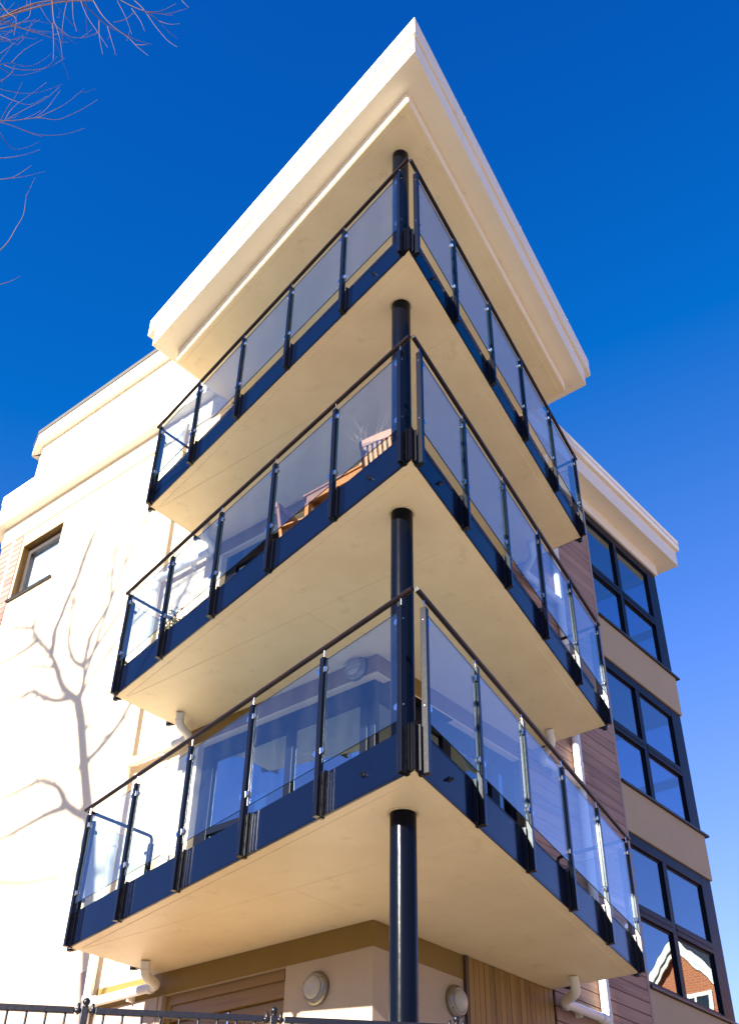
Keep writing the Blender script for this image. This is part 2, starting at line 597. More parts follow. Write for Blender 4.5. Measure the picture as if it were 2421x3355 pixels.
# chamfered far end of the left face
c0, c1 = Vector((-8.95, 0, 0)), Vector((-10.3, 1.35, 0))
lw.add([c1 + Vector((0, 0, TZ)), c0 + Vector((0, 0, TZ)), c0 + Vector((0, 0, 13.14)), c1 + Vector((0, 0, 13.14))], [(0, 1, 2, 3)])
lw.add([(-10.3, 1.35, TZ), (-10.3, 1.35, 13.14), (-10.3, 9, 13.14), (-10.3, 9, TZ)], [(0, 1, 2, 3)])
part(lw, "wall", CREAM)
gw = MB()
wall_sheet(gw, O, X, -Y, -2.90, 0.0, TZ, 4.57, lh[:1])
part(gw, "ground_floor_wall", SHADED_CREAM)
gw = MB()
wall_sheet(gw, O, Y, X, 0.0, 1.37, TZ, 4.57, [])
part(gw, "ground_floor_wall", SHADED_CREAM)
# right face (x = 0, facing +X): cream pier by the corner, side and back of the right wing
for z0, z1 in zip([4.57] + BT, DK + [13.14]):
    rw = MB()
    wall_sheet(rw, O, Y, X, 0.0, 1.37, z0, z1, [])
    part(rw, "wall", CREAM)
for k in range(3):
    z1 = BT[k]
    m = MB()
    m.add([(0, 1.37, z1), (0, 2.70, z1), (0, 2.70, DK[k] + H - 0.02), (0, 1.37, DK[k] + H - 0.02)], [(0, 1, 2, 3)])
    m.add([(0, 1.37, z1), (0, 2.70, z1), (-0.22, 2.70, z1), (-0.22, 1.37, z1)], [(0, 1, 2, 3)])
    part(m, "lintel", CREAM)
rw = MB()
wall_sheet(rw, Vector((0, 7.76, 0)), X, Y, -6.0, -0.02, TZ, 12.9,
           [(-2.6, -0.12, 5.34, 7.28), (-2.6, -0.12, 8.04, 10.02), (-2.6, -0.12, 10.78, 12.78)])
part(rw, "end_wall", CREAM)
part(MB().add([(-6, 7.76, TZ), (-6, 7.76, 12.9), (-10.3, 9, 13.14), (-10.3, 9, TZ)], [(0, 1, 2, 3)]), "end_wall", CREAM)
# ochre bands over the openings
for k in range(-1, 2):
    z0, z1 = (4.57 if k < 0 else BT[0] + 0.02 + H * k), 7.598 + H * k
    ob = MB().prism([(-3.96 if k < 0 else -2.95, 0.001), (-3.96 if k < 0 else -2.95, -0.006), (0.006, -0.006),
                     (0.006, 1.37 if k < 0 else 2.68), (-0.001, 1.37 if k < 0 else 2.68), (-0.001, 0.001)], z0, z1)
    part(ob, "painted_band", OCHRE)
# plinth of the left face
part(MB().box(-8.96, -2.90, -0.014, 0.001, TZ, 4.565).box(-8.96, -4.1, -0.014, 0.001, 4.565, 5.03), "plinth", PLINTH)
# white corner trim strips
part(MB().box(-8.60, -8.54, -0.022, 0.002, 5.03, 13.12), "trim_strip", WHITE)
part(MB().box(0.001, 0.03, 5.215, 5.268, TZ, 12.88), "trim_strip", mat("light_oak_trim", (0.34, 0.25, 0.19), 0.6))

# ------------------------------------------------------------------ timber cladding, board by board
hb = MB().box(0.004, 0.028, 2.70, 5.21, 0.0, 0.141)
hb2 = MB().box(0.004, 0.028, 3.02, 5.21, 0.0, 0.141)
part(MB().add([(0.002, 2.69, TZ), (0.002, 5.22, TZ), (0.002, 5.22, 12.95), (0.002, 2.69, 12.95)], [(0, 1, 2, 3)]), "cladding_backing",
     mat("dark_membrane", (0.02, 0.016, 0.014), 0.9))
first = first2 = None
nb = 0
z = 2.72
while z < 12.72:
    inrow = z < 4.78
    src = first2 if inrow else first
    if src is None:
        o = part(hb2 if inrow else hb, "board", CEDAR, 0.004)
        o.location.z = z
        if inrow:
            first2 = o
        else:
            first = o
    else:
        o = src.copy()
        LINK(o)
        o.location.z = z
        o.location.x = rng.uniform(-0.002, 0.002)
    z += 0.149
vb = MB().box(0.004, 0.026, 0.0, 0.086, TZ, 4.795)
o = None
y = 1.425
part(MB().box(0.002, 0.034, 1.37, 1.422, TZ, 4.797), "corner_post", mat("dark_oak_post", (0.07, 0.045, 0.03), 0.6))
part(MB().add([(0.002, 1.42, TZ), (0.002, 3.02, TZ), (0.002, 3.02, 4.8), (0.002, 1.42, 4.8)], [(0, 1, 2, 3)]), "cladding_backing",
     bpy.data.materials["dark_membrane"])
while y < 2.93:
    if o is None:
        o = part(vb, "board", CEDARV, 0.003)
        o.location.y = y
    else:
        n = o.copy()
        LINK(n)
        n.location.y = y
        n.location.x = rng.uniform(-0.002, 0.002)
    y += 0.091
xb = MB().box(-8.94, -8.61, -0.02, -0.002, 0.0, 0.118)
xb2 = MB().box(-8.53, -8.27, -0.02, -0.002, 0.0, 0.118)
for mbx in (xb, xb2):
    o = None
    z = 9.2
    while z < 12.98:
        if o is None:
            o = part(mbx, "board", CEDARX, 0.004)
            o.location.z = z
        else:
            n = o.copy()
            LINK(n)
            n.location.z = z
        z += 0.126

# ------------------------------------------------------------------ right wing: spandrels, sills, windows
for z0, z1 in ((TZ, 5.29), (7.315, 8.00), (10.045, 10.745)):
    part(MB().box(-0.05, 0.024, 5.272, 7.80, z0, z1), "spandrel_panel", PANEL, 0.004)
for z0 in (5.292, 8.002, 10.747):
    part(MB().box(-0.06, 0.062, 5.270, 7.90, z0, z0 + 0.035), "sill", SILL, 0.004)


def grid_window(zb, zt, zm):
    f = MB()
    x0, x1 = -0.075, 0.0
    f.box(x0, x1, 5.275, 5.335, zb, zt)
    f.box(x0, x1, 7.43, 7.765, zb, zt)
    f.box(x0, x1, 5.335, 7.43, zt - 0.16, zt)
    f.box(x0, x1, 5.335, 7.43, zb, zb + 0.05)
    f.box(x0, x1, 6.225, 6.345, zb + 0.05, zt - 0.16)
    f.box(x0, x1 + 0.004, 5.335, 6.225, zm - 0.075, zm + 0.075)
    f.box(x0, x1 + 0.004, 6.345, 7.43, zm - 0.075, zm + 0.075)
    f.box(x0, x1 + 0.012, 5.335, 6.225, zm - 0.008, zm + 0.008)
    f.box(x0, x1 + 0.012, 6.345, 7.43, zm - 0.008, zm + 0.008)
    fr = part(f, "window", FRAME, 0.005)
    for y0, y1 in ((5.335, 6.225), (6.345, 7.43)):
        for q0, q1 in ((zb + 0.05, zm - 0.075), (zm + 0.075, zt - 0.16)):
            MB().box(-0.046, -0.040, y0, y1, q0, q1).build("pane", WGLASS, fr)
            s = MB()
            s.box(-0.066, -0.030, y0, y0 + 0.03, q0, q1).box(-0.066, -0.030, y1 - 0.03, y1, q0, q1)
            s.box(-0.066, -0.030, y0 + 0.03, y1 - 0.03, q0, q0 + 0.03).box(-0.066, -0.030, y0 + 0.03, y1 - 0.03, q1 - 0.03, q1)
            s.build("sash", FRAME, fr)
    # the return of the corner window in the end wall
    s = MB()
    yy0, yy1 = 7.70, 7.75
    s.box(-2.6, -2.52, yy0, yy1, zb, zt).box(-0.20, -0.12, yy0, yy1, zb, zt).box(-1.42, -1.30, yy0, yy1, zb, zt)
    s.box(-2.6, -0.12, yy0, yy1, zt - 0.10, zt).box(-2.6, -0.12, yy0, yy1, zb, zb + 0.06).box(-2.6, -0.12, yy0, yy1, zm - 0.07, zm + 0.07)
    sw = part(s, "window", FRAME)
    MB().box(-2.55, -0.15, 7.722, 7.728, zb + 0.03, zt - 0.05).build("pane", glass_clear, sw)


glass_clear = glass_mat("clear_return_glass", (0.85, 0.90, 0.95), 1.5)
grid_window(5.33, 7.313, 6.26)
grid_window(8.04, 10.043, 8.93)
grid_window(10.785, 12.86, 11.70)
# rooms behind
for zf, zc in ((5.25, 7.34), (7.96, 10.08), (10.7, 12.88)):
    m = MB()
    m.add([(-0.08, 5.2, zf), (-0.08, 7.69, zf), (-4.2, 7.69, zf), (-4.2, 5.2, zf)], [(0, 1, 2, 3)])
    part(m, "room_floor", ROOMFLOOR)
    m = MB()
    m.add([(-0.08, 5.2, zc), (-0.08, 7.69, zc), (-4.2, 7.69, zc), (-4.2, 5.2, zc)], [(3, 2, 1, 0)])
    m.add([(-4.2, 5.2, zf), (-4.2, 7.69, zf), (-4.2, 7.69, zc), (-4.2, 5.2, zc)], [(0, 1, 2, 3)])
    m.add([(-0.08, 5.2, zf), (-4.2, 5.2, zf), (-4.2, 5.2, zc), (-0.08, 5.2, zc)], [(0, 1, 2, 3)])
    m.add([(-2.6, 7.69, zf), (-4.2, 7.69, zf), (-4.2, 7.69, zc), (-2.6, 7.69, zc)], [(3, 2, 1, 0)])
    part(m, "room_wall", ROOM)
part(MB().box(-2.62, -0.10, 7.66, 7.665, 5.26, 7.33), "sky_blocking_blind", mat("sky_blocker_charcoal", (0.035, 0.035, 0.04), 0.9))  # added blind blocks the sky behind, so the mirrored house stays clear
# pale blind in the lowest right-wing window
bl = MB()
for i in range(30):
    zz = 6.34 + i * 0.028
    bl.add([(-0.12, 5.36, zz), (-0.12, 7.40, zz), (-0.138, 7.40, zz + 0.022), (-0.138, 5.36, zz + 0.022)], [(0, 1, 2, 3)])
part(bl, "slatted_blind", CURTAIN)["kind"] = "stuff"

# ------------------------------------------------------------------ glazed corner openings behind the balconies
glz = []
for k in range(3):
    d, t = DK[k], BT[k]
    f = MB()
    if k == 0:
        yy = (0.09, 0.16)
        f.box(-2.76, -2.56, *yy, d, t).box(-2.56, -0.10, *yy, t - 0.22, t).box(-2.56, -0.10, *yy, d, d + 0.10)
        f.box(-1.385, -1.275, *yy, d + 0.1, t - 0.22).box(-0.30, -0.20, *yy, d + 0.1, t - 0.22)
        f.box(-2.56, -1.385, *yy, 6.24, 6.32).box(-1.275, -0.30, *yy, 6.24, 6.32)
        f.box(-0.16, -0.09, 0.09, 0.16, d + 0.1, t - 0.22)
        xx = (-0.16, -0.09)
        f.box(*xx, 0.16, 2.60, t - 0.22, t).box(*xx, 0.16, 2.60, d, d + 0.10)
        f.box(*xx, 1.27, 1.42, d + 0.1, t - 0.22).box(*xx, 2.20, 2.36, d + 0.1, t - 0.22).box(*xx, 2.60, 2.70, d, t)
        f.box(*xx, 0.16, 1.27, 6.24, 6.32)
        fr = part(f, "glazed_door", FRAME, 0.004)
        kids = []
        for x0, x1 in ((-2.56, -1.385), (-1.275, -0.30), (-0.20, -0.16)):
            kids.append(MB().box(x0, x1, 0.122, 0.128, d + 0.1, t - 0.22).build("pane", WGLASS, fr))
        for y0, y1 in ((0.16, 1.27), (1.42, 2.20), (2.36, 2.60)):
            kids.append(MB().box(-0.128, -0.122, y0, y1, d + 0.1, t - 0.22).build("pane", WGLASS, fr))
        # white inner sash frame
        s = MB()
        s.box(-1.47, -1.41, 0.165, 0.20, d + 0.1, t - 0.5).box(-2.4, -1.47, 0.165, 0.20, 6.28, 6.34)
        kids.append(s.build("inner_sash", WHITE, fr))
        glz = [fr, kids]
    else:
        fr = copy_of(glz[0], bld, H * k)
        for q in glz[1]:
            copy_of(q, fr)
    fl = MB().box(-4.6, -0.10, 0.10, 4.5, d - 0.20, d - 0.01)
    part(fl, "room_floor", ROOMFLOOR)
    m = MB()
    zc = t + 0.02
    m.add([(-4.6, 0.2, zc), (-0.18, 0.2, zc), (-0.18, 4.5, zc), (-4.6, 4.5, zc)], [(3, 2, 1, 0)])
    m.add([(-4.6, 4.5, d), (-0.18, 4.5, d), (-0.18, 4.5, zc), (-4.6, 4.5, zc)], [(3, 2, 1, 0)])
    m.add([(-4.6, 0.2, d), (-4.6, 4.5, d), (-4.6, 4.5, zc), (-4.6, 0.2, zc)], [(3, 2, 1, 0)])
    m.add([(-0.2, 2.7, d), (-0.2, 4.5, d), (-0.2, 4.5, zc), (-0.2, 2.7, zc)], [(0, 1, 2, 3)])
    m.add([(-4.6, 0.23, d), (-2.76, 0.23, d), (-2.76, 0.23, zc), (-4.6, 0.23, zc)], [(0, 1, 2, 3)])
    m.box(-1.9, -1.8, 2.2, 4.5, d, zc)
    part(m, "room_wall", ROOM)


def curtain(x0, x1, y, z0, z1, folds):
    m = MB()
    n = folds * 6
    V, F = [], []
    for i in range(n + 1):
        x = x0 + (x1 - x0) * i / n
        yy = y + 0.03 * math.sin(i * 2 * math.pi / 6)
        V += [(x, yy, z0), (x, yy, z1)]
    F = [(2 * i, 2 * i + 2, 2 * i + 3, 2 * i + 1) for i in range(n)]
    m.add(V, F, True)
    return part(m, "curtain", CURTAIN)


curtain(-0.62, -0.36, 0.34, 5.1, 7.10, 5)
curtain(-2.25, -2.05, 0.5, 5.1, 6.75, 3)
curtain(-2.7, -2.45, 0.34, 7.9, 9.9, 4)

# ------------------------------------------------------------------ small window high on the left face
f = MB()
yy = (0.12, 0.18)
f.box(-8.22, -8.12, *yy, 11.70, 12.86).box(-7.11, -7.05, *yy, 11.70, 12.86).box(-8.12, -7.11, *yy, 12.74, 12.86).box(-8.12, -7.11, *yy, 11.70, 11.75)
f.box(-8.12, -8.08, 0.10, 0.18, 11.75, 12.74).box(-8.08, -7.11, 0.10, 0.18, 12.68, 12.74)
fr = part(f, "window", mat("dark_bronze_frame", (0.05, 0.04, 0.035), 0.4), 0.004)
MB().box(-8.08, -7.11, 0.150, 0.156, 11.75, 12.68).build("pane", glass_clear, fr)
MB().box(-8.218, -8.20, 0.004, 0.12, 11.70, 12.858).box(-8.20, -7.052, 0.004, 0.12, 12.842, 12.858).build("timber_lining", DOORWOOD, fr)
MB().box(-8.26, -7.02, -0.05, 0.12, 11.665, 11.698).build("sill", SILL, fr)
part(MB().add([(-8.2, 0.20, 11.7), (-7.07, 0.20, 11.7), (-7.07, 0.20, 12.85), (-8.2, 0.20, 12.85)], [(0, 1, 2, 3)]), "blind",
     mat("pale_blind", (0.78, 0.78, 0.78), 0.9))

# ------------------------------------------------------------------ timber entrance doors on the ground floor
door = part(MB().box(-2.84, -1.08, 0.152, 0.158, TZ, 4.57), "timber_door", DOORWOOD)
MB().box(-2.84, -2.76, 0.06, 0.150, TZ, 4.57).build("door_jamb", DOORWOOD, door, 0.005)
MB().box(-1.14, -1.08, 0.06, 0.150, TZ, 4.57).build("door_jamb", DOORWOOD, door, 0.005)
MB().box(-2.76, -1.14, 0.05, 0.15, 4.47, 4.57).box(-2.76, -1.14, 0.075, 0.15, 4.32, 4.47).build("lintel_board", DOORWOODX, door, 0.005)
for x0, x1 in ((-2.75, -1.94), (-1.93, -1.15)):
    MB().box(x0, x1, 0.12, 0.14, 4.20, 4.315).build("rail", DOORWOODX, door, 0.003)
    n = 8
    wv = (x1 - x0) / n
    for i in range(n):
        MB().box(x0 + i * wv + 0.004, x0 + (i + 1) * wv - 0.004, 0.13, 0.15, TZ, 4.20).build("board", DOORWOOD, door, 0.003)
MB().box(-1.95, -1.93, 0.105, 0.118, 4.12, 4.30).build("bolt", CHROME, door)


# ------------------------------------------------------------------ balconies
AL, AR, LA, LB = 0.20806, 0.22121, 5.314, 5.335
CN = Vector((2.2407, -2.2453, 0))
U = Vector((-math.cos(AL), math.sin(AL), 0))
NO = Vector((-math.sin(AL), -math.cos(AL), 0))
V_ = Vector((-math.sin(AR), math.cos(AR), 0))
MO = Vector((math.cos(AR), math.sin(AR), 0))
EL, ER = CN + U * LA, CN + V_ * LB
S0 = 4.80


def inset(poly, d):
    """move every side of a counter-clockwise outline inwards by d"""
    n = len(poly)
    out = []
    for i in range(n):
        p0, p1, p2 = Vector(poly[i - 1]), Vector(poly[i]), Vector(poly[(i + 1) % n])
        e0, e1 = (p1 - p0).normalized(), (p2 - p1).normalized()
        n0, n1 = Vector((-e0.y, e0.x)), Vector((-e1.y, e1.x))
        k = 1 + n0.dot(n1)
        out.append(tuple(p1 + (n0 + n1) * (d / k)))
    return out


def clip(poly, nrm, c):
    """keep the part of an outline with nrm . p >= c"""
    out = []
    n = len(poly)
    for i in range(n):
        p, q = poly[i], poly[(i + 1) % n]
        dp, dq = p[0] * nrm[0] + p[1] * nrm[1] - c, q[0] * nrm[0] + q[1] * nrm[1] - c
        if dp >= 0:
            out.append(p)
        if dp * dq < 0:
            t = dp / (dp - dq)
            out.append((p[0] + (q[0] - p[0]) * t, p[1] + (q[1] - p[1]) * t))
    return out


slab_poly = [(CN.x, CN.y), (ER.x, ER.y), (-0.05, ER.y), (-0.05, 0.05), (EL.x, 0.05), (EL.x, EL.y)]
POST_T = [0.06, 1.05, 2.10, 3.15, 4.22, 5.26]
sides = [(CN, U, NO, LA, POST_T), (CN, V_, MO, LB, [t * LB / LA for t in POST_T]),
         (EL, Y, -X, 1.15, [0.05, 0.86]), (ER, -X, Y, 1.12, [0.05, 0.86])]


def dclamp(o, a, n, t, s, oo, z):
    """D-shaped glass clamp beside a post: s = +1 / -1 is the side of the post it grips on"""
    m = MB()
    pts = [(0.0, -0.024), (0.022, -0.024), (0.036, -0.017), (0.044, 0.0), (0.036, 0.017), (0.022, 0.024), (0.0, 0.024)]
    for o0, o1 in ((oo - 0.019, oo - 0.006), (oo + 0.006, oo + 0.019)):
        k = len(pts)
        P = [o + a * (t + s * (0.023 + x)) + n * w + Vector((0, 0, z + y)) for w in (o0, o1) for x, y in pts]
        F = [tuple(range(k)), tuple(reversed(range(k, 2 * k)))] + [(i, k + i, k + (i + 1) % k, (i + 1) % k) for i in range(k)]
        m.add(P, F)
    return m


def balcony():
    bal = part(MB().prism(slab_poly, S0, S0 + 0.24), "balcony", SOFFIT)
    kids = []

    def sub(mb, name, m, bev=0.0):
        o = mb.build(name, m, bal, bev)
        kids.append(o)
        return o
    ip = inset(slab_poly, 0.09)
    for cl in ([((0, -1), 1.06)], [((0, 1), -1.056), ((-1, 0), 0.03)], [((0, 1), -1.056), ((1, 0), -0.026)]):
        poly = ip
        for nrm, c in cl:
            poly = clip(poly, nrm, c)
        sub(MB().prism(poly, S0 - 0.004, S0 + 0.002), "soffit_board", SOFFIT, 0.002)
    sub(MB().prism(inset(slab_poly, 0.02), S0 + 0.24, S0 + 0.252), "deck", DECK)
    # black cover plate folded round the sharp corner, and round the two far corners
    for cnr, d0, n0, d1, n1 in ((CN, U, NO, V_, MO), (EL, -U, NO, Y, -X), (ER, -V_, MO, -X, Y)):
        w0 = 0.030
        f = lambda d, n, t, oo: (cnr + d * t + n * oo)
        k = 1 + n0.dot(n1)
        q0, q1 = cnr + (n0 + n1) * (0.015 / k), cnr + (n0 + n1) * (0.022 / k)
        pl = [f(d0, n0, w0, 0.015), q0, f(d1, n1, w0, 0.015), f(d1, n1, w0, 0.022), q1, f(d0, n0, w0, 0.022)]
        sub(MB().prism([(q.x, q.y) for q in pl], S0 + 0.002, S0 + 0.36), "corner_plate", BLACK)
    for si, (o, a, n, L, posts) in enumerate(sides):
        main = si < 2
        top = S0 + (0.345 if main else 0.30)
        c1 = L if main else L - 0.03
        # bottom flashing angle and the fascia panels, bay by bay
        sub(MB().obox(o, a, n, 0.012 if main else 0.03, c1, 0.001, 0.012, S0 + 0.004, S0 + 0.016), "flashing", BLACK)
        edges = [0.01 if main else 0.03] + [p for p in posts[1:-1]] + [c1]
        for i in range(len(edges) - 1):
            e0, e1 = edges[i] + (0.003 if i else 0), edges[i + 1] - 0.003
            pm = MB()
            pm.obox(o, a, n, e0, e1, 0.002, 0.014, S0 + 0.018, top)
            sub(pm, "fascia_panel", NAVY if main else BLACK)
        if main:
            for t, zz in ((0.55, 0.16),):
                sub(MB().lathe(o + a * t + n * 0.014 + Vector((0, 0, S0 + zz)), n, [(0.022, 0.0), (0.022, 0.008), (0.012, 0.009), (0.012, 0.035), (0.007, 0.04)], 10), "bolt", BLACK)
        for pi, t in enumerate(posts):
            oc = 0.066
            # base bracket: channel fixed through the fascia
            bm = MB()
            bm.obox(o, a, n, t - 0.052, t + 0.052, 0.014, 0.024, S0 + 0.0, top + 0.004)
            bm.obox(o, a, n, t - 0.052, t - 0.040, 0.024, 0.046, S0 + 0.0, top + 0.004)
            bm.obox(o, a, n, t + 0.040, t + 0.052, 0.024, 0.046, S0 + 0.0, top + 0.004)
            sub(bm, "base_bracket", BLACK, 0.002)
            for zz in (0.09, 0.26):
                sub(MB().lathe(o + a * (t - 0.036 * (1 if si != 1 else 1)) + n * 0.024 + Vector((0, 0, S0 + zz)), n,
                               [(0.011, 0.0), (0.011, 0.012), (0.006, 0.013), (0.006, 0.024)], 8), "bolt", BLACK)
            pm = MB()
            pm.obox(o, a, n, t - 0.024, t + 0.024, 0.041, 0.091, S0 - 0.012, S0 + 1.335)
            pm.obox(o, a, n, t - 0.018, t + 0.018, 0.004, 0.041, S0 - 0.018, S0 - 0.006)
            sub(pm, "post", BLACK, 0.003)
            pin = MB().tube([o + a * t + n * oc + Vector((0, 0, S0 + z)) for z in (1.335, 1.415)], 0.006, 8)
            sub(pin, "rail_pin", CHROME)
            for sgn in (-1, 1):
                if (pi == 0 and sgn < 0) or (pi == len(posts) - 1 and sgn > 0):
                    continue
                for zz in (0.50, 1.215):
                    sub(dclamp(o, a, n, t, sgn, oc, S0 + zz), "glass_clamp", CHROME)
            # small screw heads on the outer face
            if pi == 0 and main:
                for zz in (0.5, 1.22):
                    sub(MB().lathe(o + a * (t - 0.024) + n * oc + Vector((0, 0, S0 + zz)), -a, [(0.006, 0), (0.005, 0.004)], 8), "screw", CHROME)
        for i in range(len(posts) - 1):
            sub(MB().obox(o, a, n, posts[i] + 0.036, posts[i + 1] - 0.036, 0.061, 0.071, S0 + 0.395, S0 + 1.305), "glass_pane", GLASS)
            me = kids[-1].data
            me.materials.append(EDGE)
            for fi in (0, 1, 3, 5):
                me.polygons[fi].material_index = 1
        zr = S0 + 1.431
        if main:
            rp = [o + a * t + n * 0.066 + Vector((0, 0, zr)) for t in (-0.075, 1.3, 2.7, 4.0, L + 0.075)]
            sub(MB().tube(rp, 0.0225, 14), "handrail", RAIL)
        else:
            e = posts[-1]
            rp = [o + a * t + n * 0.066 + Vector((0, 0, zr + dz)) for t, dz in ((-0.03, -0.012), (0.3, -0.012), (e - 0.05, -0.012), (e - 0.015, -0.02), (e, -0.05), (e, -0.10))]
            sub(MB().tube(rp, 0.020, 12), "handrail", RAIL)
    return bal, kids


bal0, kids0 = balcony()
bals = [bal0]
for k in (1, 2):
    b2 = copy_of(bal0, bld, H * k)
    for q in kids0:
        copy_of(q, b2)
    bals.append(b2)
bals[0]["label"] = "lowest balcony with brownish handrail and dark navy fascia"
bals[1]["label"] = "middle balcony holding wooden chairs and a table"
bals[2]["label"] = "topmost balcony just under the overhanging roof"

# ------------------------------------------------------------------ corner column
CX, CY = 1.735, -1.74
col = part(MB().lathe((CX, CY, 0), (0, 0, 1), [(0.098, TZ), (0.098, 13.137)], 48), "column", COLUMN)
for k in range(3):
    z = S0 + H * k
    MB().lathe((CX, CY, 0), (0, 0, 1), [(0.118, z - 0.0045), (0.120, z - 0.010), (0.112, z - 0.016), (0.099, z - 0.013)], 36).build("sealant_ring", GASKET, col)

# ------------------------------------------------------------------ the overhanging roof
BZ = 13.135
band_poly = [(2.245, -2.245), (1.13, 2.965), (-2.955, 2.965), (-2.955, -1.15)]
roof = part(MB().prism(band_poly, BZ, 13.34), "roof", SOFFIT)
MB().prism(inset(band_poly, 0.075), BZ - 0.005, BZ + 0.001).build("soffit_board", SOFFIT, roof, 0.002)
# white edge battens of the lower slab, in lengths with open joints
for (p0, p1, n, cuts) in (((2.245, -2.245), (-2.955, -1.15), NO, (0.0, 0.85, 3.0, 5.31)), ((2.245, -2.245), (1.13, 2.965), MO, (0.0, 1.9, 4.1, 5.33))):
    p0, p1 = Vector((*p0, 0)), Vector((*p1, 0))
    d = (p1 - p0).normalized()
    for i in range(len(cuts) - 1):
        MB().obox(p0, d, n, cuts[i] + 0.003, cuts[i + 1] - 0.003, 0.001, 0.012, BZ + 0.012, 13.335).build("edge_batten", WHITE, roof)
eave_poly = [(2.625, -2.59), (1.355, 3.25), (-3.165, 3.25), (-3.165, -1.485)]
MB().prism(eave_poly, 13.342, 13.69).build("eave", WHITE, roof, 0.004)
cop_poly = [(2.655, -2.62), (1.36, 3.45), (-3.36, 3.45), (-3.36, -1.47)]
MB().prism(cop_poly, 13.70, 13.93).build("coping", WHITE, roof, 0.004)
MB().prism(inset(eave_poly, 0.02), 13.69, 13.70).build("shadow_gap", ROOFING, roof)
MB().prism(inset(cop_poly, 0.008), 13.93, 13.936).build("coping_joint", ROOFING, roof)
MB().prism(inset(cop_poly, -0.002), 13.936, 14.04).build("coping_cap", WHITE, roof, 0.004)
for d, n_, L_ in ((U, NO, 5.9), (V_, MO, 6.0)):      # lapped joints of the sheet-metal edge
    p0 = Vector((2.655, -2.62, 0))
    e_ = (Vector((-3.36, -1.47, 0)) if n_ is NO else Vector((1.36, 3.45, 0))) - p0
    d = e_.normalized()
    nn = Vector((d.y, -d.x, 0)) if n_ is MO else Vector((-d.y, d.x, 0))
    t_ = 1.15
    while t_ < L_:
        MB().obox(p0, d, nn, t_, t_ + 0.035, 0.0, 0.004, 13.702, 13.928).build("lap_joint", WHITE, roof)
        MB().obox(p0, d, nn, t_ + 0.3, t_ + 0.31, 0.002, 0.005, 13.938, 14.038).build("lap_joint", WHITE, roof)
        t_ += 1.9
MB().prism(inset(eave_poly, 0.03), 14.04, 14.07).build("roof_felt", ROOFING, roof)


def cornice(path, levels, m_list, names, parent):
    """stepped eaves: each level is (offset outwards, z0, z1); path is the wall line, building side on its left"""
    pts = [Vector((*q, 0)) for q in path]
    for (off, z0, z1), m, nm in zip(levels, m_list, names):
        outer = []
        for i, q in enumerate(pts):
            if i == 0:
                e = (pts[1] - q).normalized()
                outer.append(q + Vector((e.y, -e.x, 0)) * off)
            elif i == len(pts) - 1:
                e = (q - pts[i - 1]).normalized()
                outer.append(q + Vector((e.y, -e.x, 0)) * off)
            else:
                e0, e1 = (q - pts[i - 1]).normalized(), (pts[i + 1] - q).normalized()
                n0, n1 = Vector((e0.y, -e0.x, 0)), Vector((e1.y, -e1.x, 0))
                outer.append(q + (n0 + n1) * (off / (1 + n0.dot(n1))))
        inner = []
        for i, q in enumerate(pts):
            e = (pts[min(i + 1, len(pts) - 1)] - pts[max(i - 1, 0)]).normalized()
            inner.append(q - Vector((e.y, -e.x, 0)) * 0.3)
        poly = [(q.x, q.y) for q in outer] + [(q.x, q.y) for q in reversed(inner)]
        mb = MB()
        n = len(outer)
        for i in range(n - 1):
            quad = [outer[i], outer[i + 1], inner[i + 1], inner[i]]
            mb.prism([(q.x, q.y) for q in quad], z0, z1)
        mb.build(nm, m, parent)


# left wing eaves (path runs from the far end towards the corner, outside = -Y)
lc = part(MB().box(-8.9, -3.0, 0.05, 2.5, 13.14, 14.10), "parapet", CREAM)
cornice([(-10.3, 1.35), (-8.95, 0.0), (-2.9, 0.0)],
        [(0.03, 13.135, 13.54), (0.20, 13.541, 14.05), (0.185, 14.05, 14.06), (0.215, 14.06, 14.26)],
        [WHITE, WHITE, ROOFING, WHITE], ["eave_band", "eave", "coping_joint", "coping"], lc)
# set-back attic above the left wing
at = MB()
ap = [(-8.78, 1.6), (-8.78, 0.14), (-8.50, 0.02), (-2.0, 0.02)]
for i in range(3):
    (x0, y0), (x1, y1) = ap[i], ap[i + 1]
    at.add([(x0, y0, 14.1), (x1, y1, 14.1), (x1, y1, 15.42), (x0, y0, 15.42)], [(0, 1, 2, 3)])
at.add([(-2.0, 0.02, 14.1), (-2.0, 5, 14.1), (-2.0, 5, 15.42), (-2.0, 0.02, 15.42)], [(0, 1, 2, 3)])
attic = part(at, "attic", WHITE)
cornice(ap, [(0.15, 15.40, 15.62), (0.17, 15.62, 15.71)], [WHITE, ROOFING], ["coping", "roof_felt"], attic)
# right wing eaves
rc = part(MB().box(-5.9, -0.05, 3.0, 7.7, 12.95, 13.6), "parapet", CREAM)
cornice([(0.0, 2.9), (0.0, 7.80), (-5.9, 7.80)],
        [(0.03, 12.87, 13.118), (0.33, 13.12, 13.46), (0.31, 13.46, 13.468), (0.385, 13.468, 13.60), (0.375, 13.60, 13.606), (0.39, 13.606, 13.69)],
        [WHITE, WHITE, ROOFING, WHITE, ROOFING, WHITE], ["eave_band", "eave", "shadow_gap", "coping", "coping_joint", "coping_cap"], rc)
part(MB().prism([(-0.02, -0.0 + 0.02), (-0.02, 7.75), (-8.9, 7.75), (-8.9, 0.06)], 13.08, 13.13), "roof_deck", ROOFING)
part(MB().box(-8.9, -0.3, 0.3, 7.6, 4.2, 4.8), "floor_slab", DECK)


